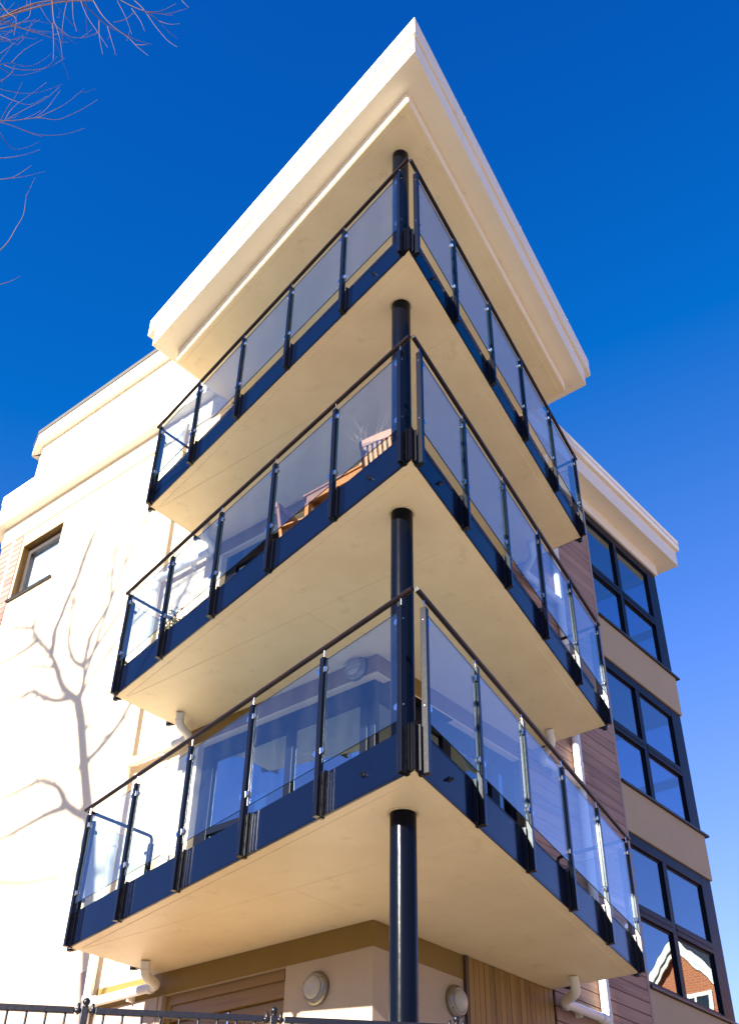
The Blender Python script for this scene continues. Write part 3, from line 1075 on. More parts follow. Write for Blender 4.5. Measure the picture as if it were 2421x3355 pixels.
# ------------------------------------------------------------------ rainwater pipes
def pipe(name, label, runs, clips):
    root = empty(name, runs[0][1][-1])
    tag(root, label, "drainpipe")
    for nm, pts, r in runs:
        MB().tube(pts, r, 16).build(nm, PVC, root)
    for c, ax in clips:
        MB().lathe(c, ax, [(0.058, -0.03), (0.062, -0.026), (0.062, 0.026), (0.058, 0.03)], 18).build("collar", PVC, root)
    return root


pipe("drainpipe", "white downpipe on the sunlit left wall beside the balcony ends",
     [("pipe", [(-3.98, -0.10, 13.13), (-3.98, -0.10, TZ)], 0.052), ("hopper", [(-3.98, -0.10, 13.3), (-3.98, -0.10, 13.05)], 0.06)],
     [((-3.98, -0.10, z), (0, 0, 1)) for z in (12.6, 10.28, 9.3, 7.48, 6.4, 4.68, 3.4)])
pipe("drainpipe", "white downpipe on the dark timber cladding of the right wall",
     [("pipe", [(0.10, 3.98, 13.1), (0.10, 3.98, TZ)], 0.056)],
     [((0.10, 3.98, z), (0, 0, 1)) for z in (12.2, 10.3, 7.75, 4.72, 3.4)])


def elbow(pts, r=0.10, n=5):
    """round the corners of a polyline"""
    pts = [Vector(q) for q in pts]
    out = [pts[0]]
    for i in range(1, len(pts) - 1):
        a, b, c = pts[i - 1], pts[i], pts[i + 1]
        d0, d1 = (a - b), (c - b)
        rr = min(r, d0.length * 0.45, d1.length * 0.45)
        p0, p1 = b + d0.normalized() * rr, b + d1.normalized() * rr
        for k in range(n + 1):
            t = k / n
            out.append(p0 * (1 - t) ** 2 + b * 2 * t * (1 - t) + p1 * t * t)
    out.append(pts[-1])
    return out


which = ["lowest", "middle", "topmost"]
for k in range(3):
    zt = S0 + H * k
    root = empty("waste_pipe", (-2.66, -0.42, zt))
    tag(root, "white elbowed waste pipe under the left end of the %s balcony" % which[k], "drainpipe", "balcony outlet pipes on the left wall")
    path = elbow([(-2.66, -0.42, zt), (-2.72, -0.36, zt - 0.13), (-2.80, -0.11, zt - 0.16), (-3.95, -0.11, zt - 0.17)], 0.09)
    MB().tube(path, 0.050, 16).build("pipe", PVC, root)
    MB().lathe((-2.695, -0.385, zt - 0.075), (0.06, -0.06, 0.13), [(0.054, -0.012), (0.057, -0.008), (0.057, 0.008), (0.054, 0.012)], 18).build("collar", PVC, root)
    for x in (-2.92, -3.84):
        MB().lathe((x, -0.11, zt - 0.165), (1, 0, 0), [(0.054, -0.03), (0.058, -0.026), (0.058, 0.026), (0.054, 0.03)], 18).build("collar", PVC, root)
    MB().box(-3.30, -3.27, -0.10, -0.002, zt - 0.24, zt - 0.10).build("clip", PVC, root)
    root = empty("waste_pipe", (0.50, 2.62, zt))
    tag(root, "white elbowed waste pipe under the right end of the %s balcony" % which[k], "drainpipe", "balcony outlet pipes on the right wall")
    path = elbow([(0.50, 2.62, zt), (0.46, 2.72, zt - 0.15), (0.14, 2.98, zt - 0.14), (0.11, 3.95, zt - 0.13)], 0.10)
    MB().tube(path, 0.050, 16).build("pipe", PVC, root)
    for y in (3.10, 3.84):
        MB().lathe((0.115, y, zt - 0.135), (0, 1, 0), [(0.054, -0.03), (0.058, -0.026), (0.058, 0.026), (0.054, 0.03)], 18).build("collar", PVC, root)
    MB().box(0.004, 0.10, 3.40, 3.43, zt - 0.2, zt - 0.08).build("clip", PVC, root)


# ------------------------------------------------------------------ bulkhead lamps
def bulkhead(loc, axis, label, grille=False):
    root = empty("bulkhead_lamp", loc)
    tag(root, label, "wall lamp")
    ax = Vector(axis)
    rim = MB().lathe(loc, axis, [(0.146, 0.0), (0.150, 0.02), (0.142, 0.045), (0.122, 0.068), (0.104, 0.074), (0.102, 0.06)], 48).build("rim", LAMP_RIM, root)
    MB().lathe(loc, axis, [(0.108, 0.055), (0.103, 0.074), (0.088, 0.094), (0.062, 0.108), (0.03, 0.115), (0.006, 0.116)], 40).build("dome", LAMP_DOME, root)
    a = ax.orthogonal().normalized()
    b = ax.cross(a)
    for t in (0.9, 3.0, 5.1):
        c = Vector(loc) + (a * math.cos(t) + b * math.sin(t)) * 0.131 + ax * 0.060
        MB().lathe(c, axis, [(0.005, -0.01), (0.005, 0.003)], 8).build("screw", SILL, rim)
    if grille:
        for d in (-0.05, 0.0, 0.05):
            h = math.sqrt(max(0.125 ** 2 - d * d, 0.0))
            pts = []
            for i in range(9):
                s = -h + 2 * h * i / 8
                pts.append(Vector(loc) + Vector((0, 0, d)) + ax.cross(Vector((0, 0, 1))) * s + ax * (0.075 + 0.05 * math.sqrt(max(1 - (s * s + d * d) / 0.0175, 0))))
            MB().tube(pts, 0.006, 6).build("guard_bar", LAMP_RIM, root)
    return root


bulkhead((-0.66, 0.0, 4.305), (0, -1, 0), "round bulkhead lamp with opal dome left of the corner beside the timber door")
bulkhead((0.0, 1.215, 4.335), (1, 0, 0), "round bulkhead lamp on the short wall right of the column beside the cedar boards")
bulkhead((-0.27, -0.004, 7.51), (0, -1, 0), "barred bulkhead lamp above the glazing behind the lowest balcony", True)

# ------------------------------------------------------------------ iron railings in the foreground
fence = empty("iron_railing", (FP.x, FP.y, TZ))
tag(fence, "black iron railings with ball finials along the bottom edge of the view", "fence")
FT = 3.075                                 # top of the rail
for i in range(-5, 4):
    t = i * 0.983
    c = FP + FD * t
    MB().obox(c, FD, FN, -0.017, 0.017, -0.017, 0.017, TZ + 0.13, FT).build("post", IRON, fence, 0.003)
    pf = MB().lathe((c.x, c.y, FT), (0, 0, 1), [(0.014, 0), (0.018, 0.005), (0.010, 0.010)] +
                    [(0.020 * math.sin(a), 0.028 - 0.020 * math.cos(a)) for a in [0.4 + j * 2.7 / 9 for j in range(10)]], 20)
    pf.build("ball_finial", IRON, fence)
    MB().obox(c, FD, FN, 0.055, 0.928, -0.014, 0.014, FT - 0.032, FT).build("top_rail", IRON, fence, 0.003)
    MB().obox(c, FD, FN, 0.02, 0.963, -0.010, 0.010, TZ + 0.22, TZ + 0.25).build("bottom_rail", IRON, fence)
    for s in (0.037, 0.946):
        MB().lathe(c + FD * s + Vector((0, 0, FT - 0.016)), FD, [(0.006, -0.018), (0.013, -0.012), (0.013, 0.012), (0.006, 0.018)], 10).build("rail_lug", IRON, fence)
        MB().lathe(c + FD * s + Vector((0, 0, FT + 0.004)), (0, 0, 1), [(0.004, -0.04), (0.009, -0.03), (0.009, 0.012), (0.004, 0.018)], 10).build("rail_bolt", IRON, fence)
    for j in range(1, 10):
        q = c + FD * (j * 0.0983)
        MB().tube([q + Vector((0, 0, TZ + 0.25)), q + Vector((0, 0, FT - 0.032))], 0.007, 8, False).build("baluster", IRON, fence)


# ------------------------------------------------------------------ things on the middle balcony
D2 = S0 + H + 0.252


def chair(loc, rz, label):
    """slatted teak garden chair; faces local +Y, back at -Y"""
    r = empty("garden_chair", loc, rz)
    tag(r, label, "chair", "wooden garden chairs on the middle balcony")
    for i in range(6):
        child(MB().box(-0.23, 0.23, -0.20 + i * 0.075, -0.14 + i * 0.075, 0.43, 0.45), "seat_slat", CHAIRWOOD, r, 0.004)
    child(MB().box(-0.24, 0.24, -0.22, -0.20, 0.37, 0.43).box(-0.24, 0.24, 0.24, 0.26, 0.37, 0.43), "seat_rail", CHAIRWOOD, r, 0.003)
    tilt = 0.16
    for sx in (-0.24, 0.24):
        m = MB().tube([(sx, -0.22, 0.0), (sx, -0.21, 0.42), (sx, -0.21 - tilt * 0.62, 1.04)], [0.024, 0.026, 0.022], 4)
        child(m, "leg", CHAIRWOOD, r)
        child(MB().box(sx - 0.022, sx + 0.022, 0.215, 0.26, 0.0, 0.64), "leg", CHAIRWOOD, r, 0.004)
        child(MB().box(sx - 0.032, sx + 0.032, -0.26, 0.30, 0.64, 0.665), "armrest", CHAIRWOOD, r, 0.006)
    for i in range(7):
        x = -0.195 + i * 0.065
        m = MB()
        m.add([(x - 0.017, -0.215, 0.48), (x + 0.017, -0.215, 0.48), (x + 0.017, -0.300, 1.0), (x - 0.017, -0.300, 1.0),
               (x - 0.017, -0.233, 0.48), (x + 0.017, -0.233, 0.48), (x + 0.017, -0.318, 1.0), (x - 0.017, -0.318, 1.0)],
              [(0, 1, 2, 3), (7, 6, 5, 4), (0, 4, 5, 1), (1, 5, 6, 2), (2, 6, 7, 3), (3, 7, 4, 0)])
        child(m, "back_slat", CHAIRWOOD, r)
    m = MB()
    P = []
    for i in range(9):
        x = -0.27 + i * 0.0675
        h = 0.085 + 0.02 * (1 - (x / 0.27) ** 2)
        P.append((x, h))
    n = len(P)
    VV = [(x, -0.290, 0.985) for x, h in P] + [(x, -0.300, 0.985 + h) for x, h in P] + [(x, -0.322, 0.985) for x, h in P] + [(x, -0.332, 0.985 + h) for x, h in P]
    FF = []
    for i in range(n - 1):
        FF += [(i, i + 1, n + i + 1, n + i), (2 * n + i + 1, 2 * n + i, 3 * n + i, 3 * n + i + 1), (n + i, n + i + 1, 3 * n + i + 1, 3 * n + i), (i + 1, i, 2 * n + i, 2 * n + i + 1)]
    FF += [(0, n, 3 * n, 2 * n), (n - 1, 3 * n - 1, 4 * n - 1, 2 * n - 1)]
    m.add(VV, FF)
    child(m, "top_rail", CHAIRWOOD, r, 0.004)
    r.scale = (0.86, 1.0, 0.87)
    return r


chair((1.36, -1.36, D2), R(8), "wooden chair with slatted back turned to the camera beside the column")
chair((0.16, -1.28, D2), R(-82), "wooden chair seen edge-on left of the balcony table")
tb = empty("garden_table", (0.80, -1.22, D2))
tag(tb, "wooden slatted balcony table carrying a grey plant pot", "table")
n = 7
for i in range(n):
    y0 = -0.42 + i * 0.12
    half = 0.44
    child(MB().box(-half, half, y0 + 0.003, y0 + 0.117, 0.70, 0.725), "top_slat", CHAIRWOOD, tb, 0.004)
child(MB().box(-0.40, 0.40, -0.40, -0.37, 0.61, 0.70).box(-0.40, 0.40, 0.37, 0.40, 0.61, 0.70).box(-0.40, -0.37, -0.37, 0.37, 0.61, 0.70).box(0.37, 0.40, -0.37, 0.37, 0.61, 0.70), "apron", CHAIRWOOD, tb, 0.003)
for sx in (-1, 1):
    for sy in (-1, 1):
        child(MB().box(sx * 0.385 - 0.025, sx * 0.385 + 0.025, sy * 0.385 - 0.025, sy * 0.385 + 0.025, 0.0, 0.61), "leg", CHAIRWOOD, tb, 0.004)

pp = empty("potted_plant", (1.03, -1.36, D2 + 0.726))
tag(pp, "grey ribbed pot of bare twiggy stems on the balcony table", "potted plant")
child(MB().lathe((0, 0, 0), (0, 0, 1), [(0.085, 0.0), (0.115, 0.10), (0.122, 0.11), (0.122, 0.125), (0.118, 0.13), (0.128, 0.17), (0.130, 0.185), (0.105, 0.185), (0.10, 0.16)], 30), "pot", POT, pp)
child(MB().lathe((0, 0, 0), (0, 0, 1), [(0.10, 0.155), (0.09, 0.165), (0.01, 0.17)], 20), "soil", SOIL, pp)
for i in range(9):
    a0 = rng.uniform(0, 6.28)
    pts = [Vector((0.03 * math.cos(a0), 0.03 * math.sin(a0), 0.16))]
    d = Vector((math.cos(a0) * 0.28, math.sin(a0) * 0.28, 1)).normalized()
    for s in range(7):
        d = (d + Vector((rng.uniform(-.16, .16), rng.uniform(-.16, .16), 0.12))).normalized()
        pts.append(pts[-1] + d * 0.085)
    m = MB().tube(pts, [0.004 - 0.0004 * j for j in range(8)], 5)
    for s in range(2, 7):
        dd = (d + Vector((rng.uniform(-1, 1), rng.uniform(-1, 1), 0.3))).normalized()
        m.tube([pts[s], pts[s] + dd * 0.09, pts[s] + dd * 0.16 + Vector((0, 0, 0.03))], [0.002, 0.0016, 0.001], 4)
    child(m, "stem", STEM, pp)


def shrub(loc, label, h, n, spread, m1, m2, seed):
    r = empty("potted_shrub", loc)
    tag(r, label, "potted plant")
    rg = random.Random(seed)
    child(MB().lathe((0, 0, 0), (0, 0, 1), [(0.11, 0.0), (0.15, 0.24), (0.165, 0.245), (0.165, 0.28), (0.14, 0.28), (0.135, 0.24)], 28), "pot", POT, r)
    child(MB().lathe((0, 0, 0), (0, 0, 1), [(0.138, 0.235), (0.1, 0.245), (0.01, 0.25)], 20), "soil", SOIL, r)
    st, lf, lf2 = MB(), MB(), MB()
    for i in range(16):
        a0, q = rg.uniform(0, 6.28), rg.uniform(0.2, 1)
        tip = Vector((math.cos(a0) * spread * q, math.sin(a0) * spread * q, 0.28 + h * rg.uniform(0.5, 1.0)))
        base = Vector((0.05 * math.cos(a0), 0.05 * math.sin(a0), 0.24))
        mid = base.lerp(tip, 0.5) + Vector((rg.uniform(-.05, .05), rg.uniform(-.05, .05), 0.05))
        st.tube([base, mid, tip], [0.006, 0.004, 0.002], 5)
        for j in range(n):
            t = rg.uniform(0.25, 1.0)
            c = (base.lerp(mid, t * 2) if t < 0.5 else mid.lerp(tip, t * 2 - 1)) + Vector([rg.gauss(0, 0.028) for _ in range(3)])
            dr = Vector([rg.gauss(0, 1) for _ in range(3)]).normalized()
            sd = dr.orthogonal().normalized() * rg.uniform(0.008, 0.014)
            L = rg.uniform(0.03, 0.055)
            nn = dr.cross(sd).normalized() * 0.006
            tgt = lf if rg.random() < 0.75 else lf2
            tgt.add([c, c + dr * L * 0.5 + sd + nn, c + dr * L, c + dr * L * 0.5 - sd + nn], [(0, 1, 2), (0, 2, 3)])
    child(st, "stem", STEM, r)
    q = child(lf, "foliage", m1, r)
    q["kind"] = "stuff"
    q = child(lf2, "dry_foliage", m2, r)
    q["kind"] = "stuff"
    return r


shrub((-2.52, -0.78, D2), "leafy shrub in a pot at the left end of the middle balcony", 0.55, 42, 0.26, LEAF, LEAFP, 5)

# ------------------------------------------------------------------ the bare tree left of the view
LIMBS = {"trunk": [[-4.288, -7.5, 9.786, 0.1155], [-4.384, -7.5, 10.027, 0.1129], [-4.681, -7.5, 10.764, 0.1014], [-5.008, -7.5, 11.63, 0.1014], [-5.191, -7.5, 11.995, 0.0991]], "L1": [[-5.191, -7.5, 11.995, 0.0826], [-5.631, -7.575, 12.388, 0.0756], [-5.923, -7.65, 12.851, 0.0679], [-6.149, -7.725, 13.194, 0.0544], [-6.637, -7.8, 13.691, 0.0461], [-6.85, -7.875, 14.001, 0.0364], [-6.876, -7.95, 14.467, 0.029], [-6.944, -8.025, 14.915, 0.0242], [-7.07, -8.1, 15.537, 0.0137]], "L1b": [[-6.151, -7.7, 13.183, 0.0725], [-6.174, -7.557, 13.361, 0.0676], [-6.217, -7.414, 13.502, 0.0631], [-6.143, -7.271, 13.697, 0.0584], [-6.057, -7.129, 13.966, 0.053], [-5.93, -6.986, 14.223, 0.048], [-5.811, -6.843, 14.751, 0.0433], [-5.592, -6.7, 15.197, 0.0272]], "R1": [[-5.191, -7.5, 11.995, 0.0625], [-5.114, -7.5, 12.136, 0.0575], [-5.171, -7.5, 12.431, 0.0474], [-5.206, -7.5, 12.55, 0.0426]], "R1a": [[-5.206, -7.5, 12.55, 0.0537], [-5.504, -7.7, 12.856, 0.0497], [-5.743, -7.9, 13.348, 0.0407], [-5.78, -8.1, 13.8, 0.0365], [-5.899, -8.3, 14.421, 0.0265]], "R1b": [[-5.206, -7.5, 12.55, 0.0537], [-5.222, -7.38, 12.944, 0.0497], [-5.11, -7.26, 13.119, 0.0445], [-4.895, -7.14, 13.37, 0.0398], [-4.974, -7.02, 13.824, 0.0356], [-5.023, -6.9, 14.539, 0.0263]], "R1c": [[-5.206, -7.5, 12.55, 0.0442], [-4.926, -7.625, 12.918, 0.0438], [-4.617, -7.75, 13.299, 0.0389], [-4.34, -7.875, 13.582, 0.0338], [-4.025, -8.0, 14.082, 0.0243]], "W1": [[-5.371, -7.5, 12.098, 0.0582], [-5.756, -7.667, 12.257, 0.054], [-6.088, -7.833, 12.505, 0.0495], [-6.437, -8.0, 12.773, 0.0449], [-6.762, -8.167, 12.856, 0.0342], [-7.11, -8.333, 12.976, 0.0291], [-7.629, -8.5, 13.062, 0.0209]], "W2": [[-5.926, -7.6, 12.831, 0.0407], [-6.258, -7.7, 13.017, 0.0365], [-6.516, -7.8, 13.152, 0.0319], [-6.907, -7.9, 13.268, 0.0215]], "W3": [[-6.62, -7.9, 13.704, 0.0484], [-6.937, -8.067, 13.729, 0.0433], [-7.444, -8.233, 13.773, 0.0389], [-7.884, -8.4, 13.883, 0.0283]], "W4": [[-6.848, -7.9, 14.011, 0.0438], [-7.231, -8.167, 14.303, 0.0389], [-7.679, -8.433, 14.494, 0.0342], [-8.24, -8.7, 14.648, 0.0233]], "Q1": [[-4.41, -7.5, 10.069, 0.08], [-4.903, -7.671, 10.428, 0.0752], [-5.196, -7.843, 10.834, 0.0578], [-5.534, -8.014, 11.085, 0.0472], [-5.722, -8.186, 11.22, 0.0438], [-6.128, -8.357, 11.271, 0.0406], [-6.421, -8.529, 11.326, 0.037], [-7.028, -8.7, 11.344, 0.0254]], "Q2": [[-4.908, -7.6, 10.398, 0.0638], [-5.283, -7.925, 10.544, 0.0576], [-5.68, -8.25, 10.639, 0.0509], [-6.173, -8.575, 10.717, 0.0442], [-6.761, -8.9, 10.829, 0.029]], "X1": [[-5.034, -7.5, 13.453, 0.03], [-5.091, -7.4, 14.09, 0.0274], [-5.06, -7.3, 14.415, 0.024], [-5.141, -7.2, 14.802, 0.0209], [-5.188, -7.1, 15.325, 0.0143]], "X2": [[-6.289, -7.8, 14.191, 0.0287], [-6.068, -7.9, 14.761, 0.0252], [-6.119, -8.0, 15.338, 0.0221], [-6.223, -8.1, 15.992, 0.0151]], "X3": [[-4.842, -7.5, 10.863, 0.0612], [-4.355, -7.6, 11.136, 0.0556], [-3.924, -7.7, 11.613, 0.0459], [-3.165, -7.8, 13.076, 0.0372], [-3.051, -7.9, 13.284, 0.0326], [-3.086, -8.0, 13.546, 0.0235], [-3.192, -8.1, 13.813, 0.0143]], "X4": [[-3.165, -7.8, 13.076, 0.0279], [-3.015, -7.925, 13.095, 0.0253], [-2.854, -8.05, 13.04, 0.0228], [-2.697, -8.175, 12.892, 0.018], [-2.579, -8.3, 12.655, 0.011]], "X5": [[-3.165, -7.8, 13.076, 0.0209], [-3.293, -7.875, 13.063, 0.0187], [-3.372, -7.95, 12.973, 0.0187], [-3.113, -8.025, 12.943, 0.0161], [-2.855, -8.1, 12.883, 0.0114]], "X6": [[-4.945, -7.5, 11.409, 0.0312], [-4.793, -7.55, 11.499, 0.0312], [-4.382, -7.6, 11.239, 0.0272], [-4.082, -7.65, 11.356, 0.0239], [-3.885, -7.7, 11.447, 0.0148]], "X7": [[-6.583, -12.5, 11.876, 0.0605], [-5.438, -12.42, 11.546, 0.0567], [-4.727, -12.34, 11.427, 0.05], [-4.085, -12.26, 11.318, 0.0437], [-3.432, -12.18, 11.22, 0.0337], [-2.81, -12.1, 10.986, 0.0194]], "X8": [[-4.085, -12.26, 11.318, 0.0622], [-4.205, -7.5, 9.566, 0.0697], [-4.42, -7.5, 9.781, 0.0759]], "X9": [[-6.263, -7.8, 12.587, 0.0274], [-6.474, -7.933, 12.431, 0.024], [-6.794, -8.067, 12.398, 0.0209], [-7.47, -8.2, 12.559, 0.0143]]}
TWIGS = [[0.0045,[[-0.29,-5.55,11.22],[-0.21,-5.46,11.25],[-0.13,-5.37,11.31],[-0.05,-5.28,11.36],[0.05,-5.16,11.37],[0.14,-5.08,11.47],[0.22,-5.01,11.59],[0.31,-4.93,11.77]]],[0.0032,[[-0.47,-5.16,11.95],[-0.34,-5.07,12.08],[-0.23,-5.01,12.18],[-0.1,-4.94,12.4]]],[0.0036,[[-0.0,-5.64,10.78],[0.05,-5.53,10.8],[0.11,-5.4,10.8],[0.17,-5.28,10.83],[0.25,-5.12,10.96],[0.33,-4.98,11.16]]],[0.0036,[[-1.5,-5.31,13.45],[-1.52,-5.16,13.61],[-1.53,-5.0,13.8],[-1.54,-4.83,14.08],[-1.53,-4.64,14.49]]],[0.0035,[[-1.23,-5.37,12.96],[-1.12,-5.24,12.88],[-1.0,-5.1,12.85],[-0.89,-4.99,13.06]]],[0.0032,[[-0.8,-5.35,12.02],[-0.74,-5.34,12.21],[-0.64,-5.24,12.52],[-0.56,-5.17,12.74]]],[0.0029,[[-0.17,-5.53,11.15],[-0.03,-5.44,11.31],[0.1,-5.35,11.46],[0.22,-5.31,11.6]]],[0.003,[[-0.17,-5.3,11.44],[-0.27,-5.17,11.92],[-0.39,-5.06,12.54]]],[0.0036,[[-1.38,-5.46,13.65],[-1.41,-5.35,13.89],[-1.42,-5.16,14.08],[-1.44,-5.03,14.38],[-1.47,-4.92,14.78]]],[0.0045,[[-1.32,-5.43,13.62],[-1.22,-5.31,13.58],[-1.1,-5.15,13.65],[-1.0,-5.03,13.79],[-0.9,-4.95,13.97]]],[0.0032,[[-0.47,-5.7,12.22],[-0.47,-5.55,12.28],[-0.46,-5.43,12.44],[-0.46,-5.31,12.68]]],[0.0036,[[-1.22,-5.55,13.6],[-1.31,-5.43,14.11],[-1.41,-5.33,14.57]]],[0.0037,[[-1.44,-5.33,13.96],[-1.28,-5.3,14.11],[-1.11,-5.2,14.3]]],[0.004,[[-0.92,-5.31,11.94],[-0.93,-5.2,11.88],[-0.94,-5.1,11.9],[-0.94,-4.98,12.08]]],[0.0038,[[-0.72,-5.28,11.31],[-0.6,-5.2,11.31],[-0.49,-5.12,11.35],[-0.38,-5.05,11.41]]],[0.0037,[[-0.64,-5.23,10.92],[-0.51,-5.16,10.92],[-0.38,-5.11,11.0],[-0.27,-5.12,10.94]]],[0.0033,[[-1.4,-4.89,12.02],[-1.46,-4.69,12.36],[-1.51,-4.48,12.74]]],[0.005,[[-0.69,-4.97,10.08],[-0.64,-4.94,10.22],[-0.6,-4.93,10.41],[-0.56,-4.92,10.58],[-0.54,-4.95,10.75],[-0.51,-4.98,10.83]]],[0.0037,[[-1.26,-4.64,10.32],[-1.25,-4.55,10.45],[-1.24,-4.47,10.6]]],[0.0073,[[-1.3,-4.89,16.02],[-1.29,-4.69,16.02],[-1.26,-4.45,15.97],[-1.22,-4.23,16.04],[-1.19,-4.01,16.13],[-1.14,-3.78,16.27]]],[0.0067,[[-0.61,-4.97,14.99],[-0.54,-4.83,14.74],[-0.46,-4.67,14.58],[-0.37,-4.49,14.47],[-0.3,-4.38,14.33],[-0.22,-4.26,14.21]]],[0.0057,[[-0.91,-5.33,14.81],[-0.88,-5.28,14.55],[-0.85,-5.21,14.32],[-0.8,-5.09,14.24],[-0.76,-5.01,14.21],[-0.7,-4.87,14.34],[-0.64,-4.76,14.58]]],[0.0042,[[-0.13,-5.48,13.05],[-0.05,-5.43,12.64],[0.04,-5.4,12.24]]],[0.0039,[[-1.23,-5.07,14.97],[-1.05,-5.02,14.46],[-0.88,-4.98,13.89]]],[0.0033,[[0.01,-5.74,12.91],[0.02,-5.6,12.79],[0.04,-5.46,12.72],[0.05,-5.35,12.73],[0.07,-5.24,12.71]]],[0.0044,[[-0.18,-4.99,13.92],[-0.17,-4.93,13.62],[-0.14,-4.84,13.32]]],[0.0037,[[-0.46,-4.76,14.48],[-0.37,-4.69,14.12],[-0.28,-4.62,13.77]]],[0.0066,[[-1.31,-4.34,16.9],[-1.17,-4.18,16.77],[-1.03,-4.03,16.69],[-0.9,-3.9,16.76],[-0.77,-3.78,16.99]]],[0.0048,[[-0.28,-4.61,15.13],[-0.17,-4.52,14.92],[-0.04,-4.38,14.56],[0.1,-4.24,14.23],[0.22,-4.15,14.05]]],[0.004,[[-0.64,-4.45,15.63],[-0.51,-4.35,15.3],[-0.41,-4.3,14.98]]],[0.0047,[[-0.13,-4.54,14.81],[-0.12,-4.32,14.88],[-0.11,-4.14,14.83]]],[0.0037,[[-0.2,-4.85,14.64],[-0.16,-4.71,14.41],[-0.13,-4.58,14.14]]],[0.0042,[[-1.36,-4.95,16.01],[-1.21,-4.92,15.41],[-1.05,-4.87,14.91]]],[0.0034,[[0.1,-5.37,13.44],[0.2,-5.29,13.1],[0.32,-5.17,12.78],[0.44,-5.06,12.47]]],[0.005,[[-1.14,-5.09,15.5],[-1.17,-5.04,15.14],[-1.19,-4.98,14.85]]],[0.0036,[[0.16,-4.44,14.32],[0.26,-4.35,14.25],[0.37,-4.28,14.23]]],[0.0044,[[0.05,-4.92,13.7],[0.11,-4.82,13.84],[0.15,-4.75,14.1]]],[0.0043,[[0.4,-4.72,13.79],[0.44,-4.5,14.05],[0.48,-4.29,14.45]]],[0.0068,[[-1.56,-5.67,14.91],[-1.63,-5.5,15.23],[-1.69,-5.3,15.67],[-1.77,-5.15,16.15]]],[0.0056,[[-1.26,-5.68,14.16],[-1.33,-5.48,14.54],[-1.41,-5.36,15.03],[-1.54,-5.39,15.54]]],[0.0046,[[-0.01,-5.97,12.04],[0.07,-5.89,12.13],[0.18,-5.72,12.12],[0.26,-5.62,12.16]]],[0.0049,[[-1.67,-5.59,14.87],[-1.71,-5.47,15.24],[-1.75,-5.35,15.69],[-1.82,-5.35,15.97]]],[0.0034,[[-0.68,-5.75,12.94],[-0.8,-5.63,13.27],[-0.91,-5.49,13.73]]],[0.0043,[[-1.0,-5.49,12.82],[-1.09,-5.42,13.1],[-1.18,-5.35,13.44]]],[0.0043,[[-0.51,-5.95,13.26],[-0.41,-5.86,13.05],[-0.31,-5.79,12.9],[-0.22,-5.77,12.47]]],[0.004,[[-0.08,-4.08,15.7],[0.13,-4.08,15.25]]],[0.0037,[[-0.43,-5.12,14.51],[-0.55,-5.01,14.44],[-0.66,-4.87,14.33]]]]
tree = empty("bare_tree", (-3.3, -7.5, TZ))
tag(tree, "bare winter tree whose twigs enter at the upper left", "tree")
trg = random.Random(23)
lim = {}
tk = [(-3.3, -7.5, TZ - 0.1, 0.15), (-3.4, -7.5, 4.6, 0.13), (-3.7, -7.52, 7.4, 0.112)] + [tuple(q) for q in LIMBS["trunk"]]
MB().tube([q[:3] for q in tk], [q[3] for q in tk], 12).build("trunk", BARK, tree)
crown = MB()


def smooth_path(pts, n=3):
    pts = [Vector(q) for q in pts]
    out = []
    for i in range(len(pts) - 1):
        p0, p1, p2, p3 = pts[max(i - 1, 0)], pts[i], pts[i + 1], pts[min(i + 2, len(pts) - 1)]
        for k in range(n):
            t = k / n
            out.append(0.5 * ((2 * p1) + (p2 - p0) * t + (2 * p0 - 5 * p1 + 4 * p2 - p3) * t * t + (3 * p1 - p0 - 3 * p2 + p3) * t ** 3))
    out.append(pts[-1])
    return out


def sprig(mb, start, d, L, r, depth, rg, lift=0.10):
    pts = [start]
    k = 5
    for i in range(k):
        d = (d + Vector((rg.gauss(0, .16), rg.gauss(0, .16), rg.gauss(0, .12) + lift))).normalized()
        pts.append(pts[-1] + d * (L / k))
    mb.tube(pts, [max(r * (1 - 0.7 * i / k), 0.0018) for i in range(k + 1)], 4 if r < 0.012 else 6, False)
    if depth > 0:
        for i in range(rg.randint(3, 5)):
            j = rg.randint(1, k)
            ax = Vector((rg.gauss(0, 1), rg.gauss(0, 1), rg.gauss(0, 1) + 0.25)).normalized()
            dd = (d * 0.75 + ax * 0.75).normalized()
            sprig(mb, pts[j], dd, L * rg.uniform(0.45, 0.7), r * 0.55, depth - 1, rg, lift)


for nm, L in LIMBS.items():
    if nm == "trunk":
        continue
    pts = smooth_path([q[:3] for q in L], 3)
    rad = []
    for i in range(len(L) - 1):
        for k in range(3):
            rad.append(L[i][3] + (L[i + 1][3] - L[i][3]) * k / 3)
    rad.append(L[-1][3])
    MB().tube(pts, rad, 8).build("limb", BARK, tree)
    for j in range(2, len(pts), 2):
        if trg.random() < 0.75:
            t = (pts[j] - pts[j - 1]).normalized()
            d = (t * 0.6 + Vector((trg.gauss(0, .6), trg.gauss(0, .9), trg.gauss(0.2, .6)))).normalized()
            sprig(crown, pts[j], d, trg.uniform(0.5, 1.1), min(rad[j] * 0.55, 0.013), 2 if rad[j] > 0.012 else 1, trg)
